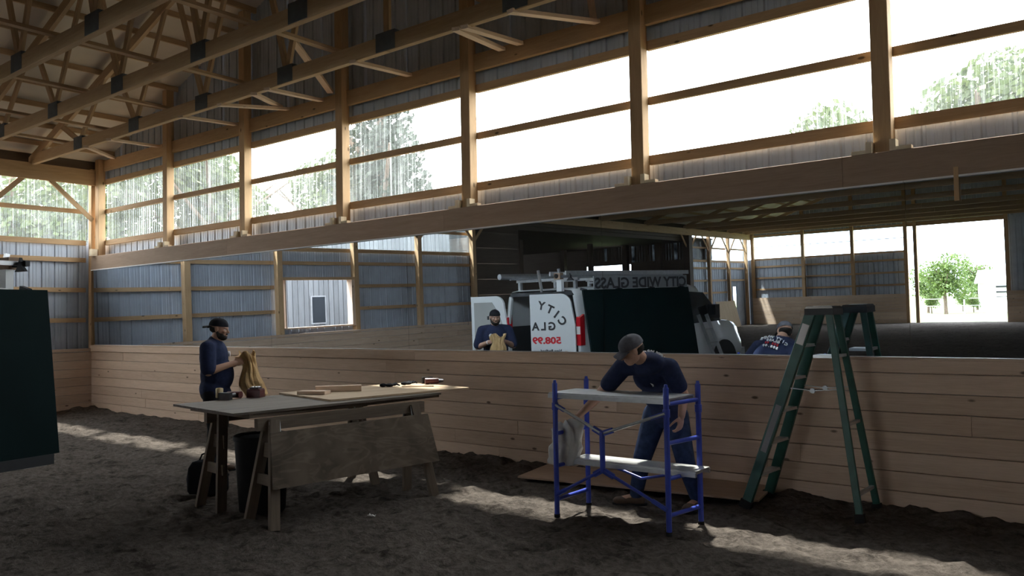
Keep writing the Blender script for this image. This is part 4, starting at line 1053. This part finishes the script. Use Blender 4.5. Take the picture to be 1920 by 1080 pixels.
def hand_parts(w, d, n, thumb, curl=.5, s=1.0, spread=.0):
    """palm and five fingers; d points along the palm, n out of the palm's inner face, thumb = sideways towards the thumb"""
    w, d, n = Vector(w), Vector(d).normalized(), Vector(n); n = (n - d * n.dot(d)).normalized(); t = Vector(thumb); t = (t - d * t.dot(d) - n * t.dot(n)).normalized()
    M_ = Matrix((d, t, n)).transposed()
    P_ = [('e', w + d * .048 * s, (.056 * s, .042 * s, .017 * s), M_), ('c', w - d * .02, .026 * s, w + d * .02 * s, .024 * s)]
    for k, (off, L) in enumerate(((.030, .070), (.010, .079), (-.011, .073), (-.030, .058))):
        p = w + (d * (.088 - .004 * abs(k - 1)) + t * off) * s; a = curl * (.75 + .08 * k); ang = a * .6
        for j, fr in enumerate((.45, .32, .23)):
            dd_ = d * math.cos(ang) + n * math.sin(ang) + t * spread * (1.5 - k) * .1
            q = p + dd_.normalized() * L * fr * s; P_.append(('c', p, (.0092 - .0008 * j) * s, q, (.0086 - .0010 * j) * s)); p = q; ang += a
    p = w + (d * .028 + t * .036) * s
    for j, (fr, a) in enumerate(((.040, .5), (.032, .35), (.026, .2))):
        dd_ = (d * (.75 + .1 * j) + t * a + n * (.35 + curl * .35)).normalized(); q = p + dd_ * fr * s
        P_.append(('c', p, (.0125 - .0015 * j) * s, q, (.0110 - .0018 * j) * s)); p = q
    return P_
def eyes(q, M_, f, par, s=1.0):
    for sg in (-1, 1):
        MB().ell(q(.073, sg * .031, .000), (.010 * s, .013 * s, .008 * s), M_, 10, 7).build('eye', 'print_white', par)
        MB().ell(q(.0815, sg * .031, .000), (.003 * s, .0055 * s, .0055 * s), M_, 8, 6).build('iris', 'hair_dark', par)
def ball_cap(q, M_, mat, par, back=False, tilt=0.0, s=1.0):
    f, l, u = (M_ @ Vector(v_) for v_ in ((1, 0, 0), (0, 1, 0), (0, 0, 1)))
    c = q(-.012, 0, .034); b = MB(); rs = []
    for j in range(9):
        th = math.pi / 2 * j / 8.4; ring = []
        for i in range(24):
            a = 2 * math.pi * i / 24; x, y, z = .108 * math.cos(th) * math.cos(a), .088 * math.cos(th) * math.sin(a), .096 * math.sin(th) ** .85 - .004
            ring.append(c + (f * x + l * y + u * z) * s)
        rs.append(ring)
    b.rings(rs, cap=False); b.add(rs[-1], [tuple(range(24))])
    inner = [[c + (p - c) * .96 for p in r] for r in rs[:2]]
    cap = b.build('cap', mat, par)
    MB().ell(c + u * .093 * s, (.007, .007, .005), M_, 8, 5).build('cap_button', mat, cap)
    sg = -1 if back else 1; top, bot = [], []
    nn = 12
    for i in range(nn + 1):
        a = -1.15 + 2.3 * i / nn
        x0, y0 = .098 * math.cos(a * .95), .080 * math.sin(a * .95)
        x1 = .098 + .072 * math.cos(a * .9) ** .6 if abs(a * .9) < 1.5 else .098; y1 = .084 * math.sin(a) 
        dz0 = -.002 - .012 * (y0 / .08) ** 2; dz1 = -.016 - .020 * (y1 / .08) ** 2
        top += [c + (f * sg * x0 + l * y0 + u * dz0) * s, c + (f * sg * x1 + l * y1 + u * (dz1)) * s]
    bot = [p - u * .005 for p in top]; b = MB(); k = len(top)
    fs_ = []
    for i in range(nn):
        fs_ += [(2 * i, 2 * i + 1, 2 * i + 3, 2 * i + 2), (k + 2 * i + 2, k + 2 * i + 3, k + 2 * i + 1, k + 2 * i), (2 * i + 1, k + 2 * i + 1, k + 2 * i + 3, 2 * i + 3), (2 * i, 2 * i + 2, k + 2 * i + 2, k + 2 * i)]
    b.add(top + bot, fs_ + [(0, k, k + 1, 1), (k - 2, k - 1, 2 * k - 1, 2 * k - 2)], True)
    b.build('cap_bill', mat, cap)
    return cap
def limb(a, ra, m_, rm, c, rc): return [('c', a, ra, m_, rm), ('c', m_, rm, c, rc)]
def grow(parts, d, keep=lambda p: True):
    out = []
    for p in parts:
        if not keep(p): continue
        if p[0] == 'c': out.append(('c', p[1], p[2] + d, p[3], p[4] + d))
        else: out.append(('e', p[1], tuple(x + d for x in p[2]), *(p[3:])))
    return out
def boot(par, ankle, toe_dir):
    a = Vector(ankle); d = Vector(toe_dir).normalized(); g = Vector((a.x, a.y, 0))
    M_ = Matrix((d, Vector((0, 0, 1)).cross(d), Vector((0, 0, 1)))).transposed()
    bt_ = blob('boot', [('c', a + Vector((0, 0, .08)), .052, g + Vector((0, 0, .06)), .05), ('e', g + d * .03 + Vector((0, 0, .045)), (.10, .045, .045), M_), ('e', g + d * .135 + Vector((0, 0, .038)), (.075, .05, .04), M_), ('e', g - d * .035 + Vector((0, 0, .04)), (.045, .04, .042), M_)], .008, 'boot_leather', par, 3)
    b = MB(); rs = []
    for z in (.0, .022):
        rs.append([g + d * (.06 + .155 * math.cos(2 * math.pi * i / 20)) + Vector((0, 0, 1)).cross(d) * .05 * math.sin(2 * math.pi * i / 20) + Vector((0, 0, z)) for i in range(20)])
    b.rings(rs).build('sole', 'rubber', bt_)
    return bt_

# ---- standing man in a backward cap, opening a paper bag
o1 = Vector((8.44, -2.43, 0)); F1 = Vector((.72, .694, 0)).normalized(); R1 = Vector((F1.y, -F1.x, 0))
def A(f, r, z): return o1 + F1 * f + R1 * r + Vector((0, 0, z))
p1 = empty('person', tuple(o1), 'standing person in navy T-shirt and backward black cap holding a bag', 'person')
hp, hq, (hf, hl, hu, HM) = head_parts(A(.055, 0, 1.615), F1 + Vector((.08, -.06, -.12)), (F1 * .06 + Vector((0, 0, 1))))
MT = Matrix((F1, -R1, Vector((0, 0, 1)))).transposed()
torso = [('e', A(-.005, 0, 1.30), (.135, .20, .20), MT), ('e', A(.03, 0, 1.10), (.165, .185, .20), MT), ('e', A(.0, 0, .95), (.145, .185, .15), MT), ('e', A(-.03, 0, 1.40), (.10, .19, .085), MT)]
neck = [('c', A(.0, 0, 1.44), .068, A(.04, 0, 1.56), .058)]
arms, fore, hands = [], [], []
for sg in (1, -1):
    sh, el, wr_ = A(-.02, sg * .205, 1.405), A(.01, sg * .285, 1.155), A(.245, sg * .125, 1.235)
    arms += [('c', sh, .066, el, .052)]; fore += [('c', el, .047, wr_, .031)]
    hands += hand_parts(wr_, A(.36, sg * .055, 1.265) - wr_, -sg * R1 + F1 * .3, Vector((0, 0, 1)), .95)
legs = []
for sg in (1, -1): legs += limb(A(0, sg * .095, .90), .098, A(.03, sg * .115, .50), .066, A(-.02, sg * .12, .10), .045)
feet_ = [('c', A(-.02, sg * .12, .07), .04, A(.14, sg * .14, .04), .034) for sg in (1, -1)]
blob('body', hp + grow(neck, 0) + grow(torso, -.012) + arms + fore + hands + grow(legs, -.014) + feet_, .0058, 'skin_tan', p1, 3)
eyes(hq, HM, hf, p1)
beard = [('e', hq(.052, 0, -.088), (.047, .050, .038), HM), ('e', hq(.03, .034, -.07), (.045, .03, .045), HM), ('e', hq(.03, -.034, -.07), (.045, .03, .045), HM), ('c', hq(.0, .066, -.03), .014, hq(.02, .060, -.07), .018), ('c', hq(.0, -.066, -.03), .014, hq(.02, -.060, -.07), .018), ('c', hq(.094, .02, -.05), .008, hq(.094, -.02, -.05), .008)]
blob('beard', beard, .007, 'hair_dark', p1, 2)
blob('hair', [('e', hq(-.030, 0, .0), (.080, .077, .055), HM)], .008, 'hair_dark', p1, 2)
ball_cap(hq, HM, 'black_cotton', p1, True)
shirt = grow(torso, .016) + [('e', A(.015, 0, .90), (.165, .20, .10), MT), ('c', A(-.01, 0, 1.42), .085, A(.0, 0, 1.475), .074)]
for sg in (1, -1):
    sh, el = A(-.02, sg * .205, 1.405), A(.01, sg * .285, 1.155); shirt += [('c', sh, .086, sh.lerp(el, .86), .085), ('c', A(-.02, sg * .1, 1.42), .085, sh, .084)]
blob('shirt', shirt, .010, 'navy_cotton', p1, 6)
tr_ = grow(legs, .012) + [('e', A(.0, 0, .90), (.152, .192, .12), MT)]
blob('trousers', tr_, .011, 'black_cotton', p1, 4)
for sg in (1, -1): boot(p1, A(-.02, sg * .12, .09), F1 + R1 * sg * .15)
MB().cyl(A(.126, -.085, 1.33), A(.149, -.088, 1.33), .030, n=16).build('chest_logo', 'print_white', p1)
MB().cyl(A(.205, -.145, 1.222), A(.232, -.132, 1.231), .036, n=16).build('wrist_watch', 'print_white', p1)

# paper bag in both hands
bc = A(.345, .0, 0); b = MB(); rs = []; n = 40
for j in range(21):
    t = j / 20; z = 1.335 - .47 * t; ring = []
    neckf = .62 + 1.5 * (.22 - t) if t < .22 else .62 + .62 * min(1, (t - .22) * 1.9)
    for i in range(n):
        a = 2 * math.pi * i / n; ca, sa = math.cos(a), math.sin(a)
        sq = 1 / max(abs(ca), abs(sa)) ** .6
        fold = 1 + (.14 * (1 - t) + .06) * math.sin(5 * a + 3 * t) + (.10 - .04 * t) * math.sin(11 * a - 5 * t) + .16 * noise.noise(Vector((ca * 2.5, sa * 2.5, t * 6)))
        r_ = .105 * neckf * sq * fold
        ring.append(bc + R1 * (r_ * 1.1 * ca) + F1 * (r_ * .85 * sa + .10 * t + .02 * math.sin(7 * t)) + Vector((0, 0, z + .035 * math.sin(3 * a + 1) * (1 - t) ** 2 + .02 * noise.noise(Vector((ca * 3, sa * 3, 7))))))
    rs.append(ring)
b.rings(rs, cap=False, smooth=False); b.add(rs[-1], [tuple(range(n))])
bag = b.build('paper_bag', 'kraft_paper'); md = bag.modifiers.new('thick', 'SOLIDIFY'); md.thickness = .003
tag(bag, 'crumpled brown paper bag held by the standing person', 'bag')

# ---- man leaning over behind the scaffold, facing the camera side
p2 = empty('person', (13.3, -1.1, 0), 'leaning person in grey cap, navy T-shirt and jeans behind the scaffold', 'person')
F2 = Vector((-.30, -.95, 0)).normalized(); L2 = Vector((0, 0, 1)).cross(F2)      # L2 = his left = image right
V = Vector
hp, hq, (hf, hl, hu, HM) = head_parts(V((13.385, -1.70, 1.405)), V((-.62, -.58, -.45)), V((-.12, -.42, .9)))
TB = lambda d_: Matrix((V(d_).cross(L2).normalized() * -1, L2, V(d_).normalized())).transposed()
hipc, waist, chest, shc, neckp = V((13.33, -1.04, .84)), V((13.33, -1.14, 1.00)), V((13.36, -1.33, 1.17)), V((13.375, -1.46, 1.275)), V((13.39, -1.58, 1.335))
Mu = TB(shc - waist); Ml = TB(waist - hipc)
torso = [('e', hipc, (.125, .175, .13), Ml), ('e', waist, (.12, .165, .15), Ml), ('e', chest, (.12, .185, .17), Mu), ('e', shc, (.095, .20, .085), Mu)]
neck = [('c', shc, .068, neckp + V((-.0, -.05, .03)), .056)]
Rs, Re, Rw = V((13.165, -1.47, 1.245)), V((12.945, -1.50, 1.00)), V((12.785, -1.58, .83))
Ls, Le, Lw = V((13.575, -1.42, 1.245)), V((13.655, -1.33, 1.005)), V((13.675, -1.42, .855))
arms = [('c', Rs, .064, Re, .048), ('c', Ls, .064, Le, .048)]
fore = [('c', Re, .045, Rw, .030), ('c', Le, .045, Lw, .030)]
hands = hand_parts(Rw, V((-.5, -.25, -.75)), V((.5, -.3, -.5)), V((.2, -.8, .1)), .7) + hand_parts(Lw, V((-.05, -.25, -1)), V((-1, .1, 0)), V((-.1, -1, 0)), .75)
RH, RK, RA = V((13.235, -1.05, .80)), V((13.165, -1.17, .44)), V((13.075, -1.14, .10))
LH, LK, LA = V((13.425, -1.03, .80)), V((13.555, -1.13, .43)), V((13.585, -.99, .10))
legs = limb(RH, .098, RK, .068, RA, .045) + limb(LH, .098, LK, .068, LA, .045)
feet_ = [('c', RA + V((0, 0, -.03)), .04, RA + V((-.13, -.06, -.06)), .034), ('c', LA + V((0, 0, -.03)), .04, LA + V((-.02, -.14, -.06)), .034)]
blob('body', hp + neck + grow(torso, -.012) + arms + fore + hands + grow(legs, -.014) + feet_, .0058, 'skin_tan', p2, 3)
eyes(hq, HM, hf, p2)
blob('hair', [('e', hq(-.030, 0, -.005), (.079, .0775, .058), HM)], .008, 'hair_dark', p2, 2)
ball_cap(hq, HM, 'grey_cap', p2, False)
shirt = grow(torso, .015) + [('c', shc, .088, shc.lerp(neckp, .55), .074), ('c', Rs, .084, Rs.lerp(Re, .60), .077), ('c', Ls, .084, Ls.lerp(Le, .62), .077), ('c', shc, .085, Rs, .082), ('c', shc, .085, Ls, .082), ('e', hipc + V((0, 0, -.03)), (.135, .185, .09), Ml)]
blob('shirt', shirt, .010, 'navy_cotton', p2, 6)
blob('jeans', grow(legs, .014) + [('e', hipc + V((0, 0, -.04)), (.128, .180, .11), Ml)], .011, 'denim', p2, 4)
boot(p2, RA, V((-.9, -.45, 0))); boot(p2, LA, V((-.1, -1, 0)))
cf = (Mu @ V((1, 0, 0)))
MB().cyl(chest + L2 * .09 + cf * .128 + V((0, 0, .03)), chest + L2 * .09 + cf * .138 + V((0, 0, .03)), .024, n=14).build('chest_logo', 'print_white', p2)
# arched print across the shoulders, readable from the mirror side
up_b = Mu @ V((0, 0, 1)); out_b = -cf; right_b = up_b.cross(out_b)
ctr = chest.lerp(shc, .45)
def back_text(txt, size, dz, mat, arc):
    w_ = size * .66
    for i, ch in enumerate(txt):
        if ch == ' ': continue
        k = i - (len(txt) - 1) / 2; x = k * w_; dzz = -arc * x * x
        dep = .150 - 1.9 * x * x
        Wt = frame(ctr + right_b * x + up_b * (dz + dzz) + out_b * dep, (right_b - out_b * 3.4 * x).normalized(), up_b, (out_b + right_b * 3.4 * x).normalized())
        text_obj('letter', ch, size, mat, p2, Wt, .006, .03)
back_text('CITY WIDE', .052, .060, 'print_white', 1.6); back_text('GLASS', .045, .010, 'print_white', .6); back_text('508.99', .040, -.035, 'print_red', .3); back_text('508.99', .045, -.080, 'print_white', .2)
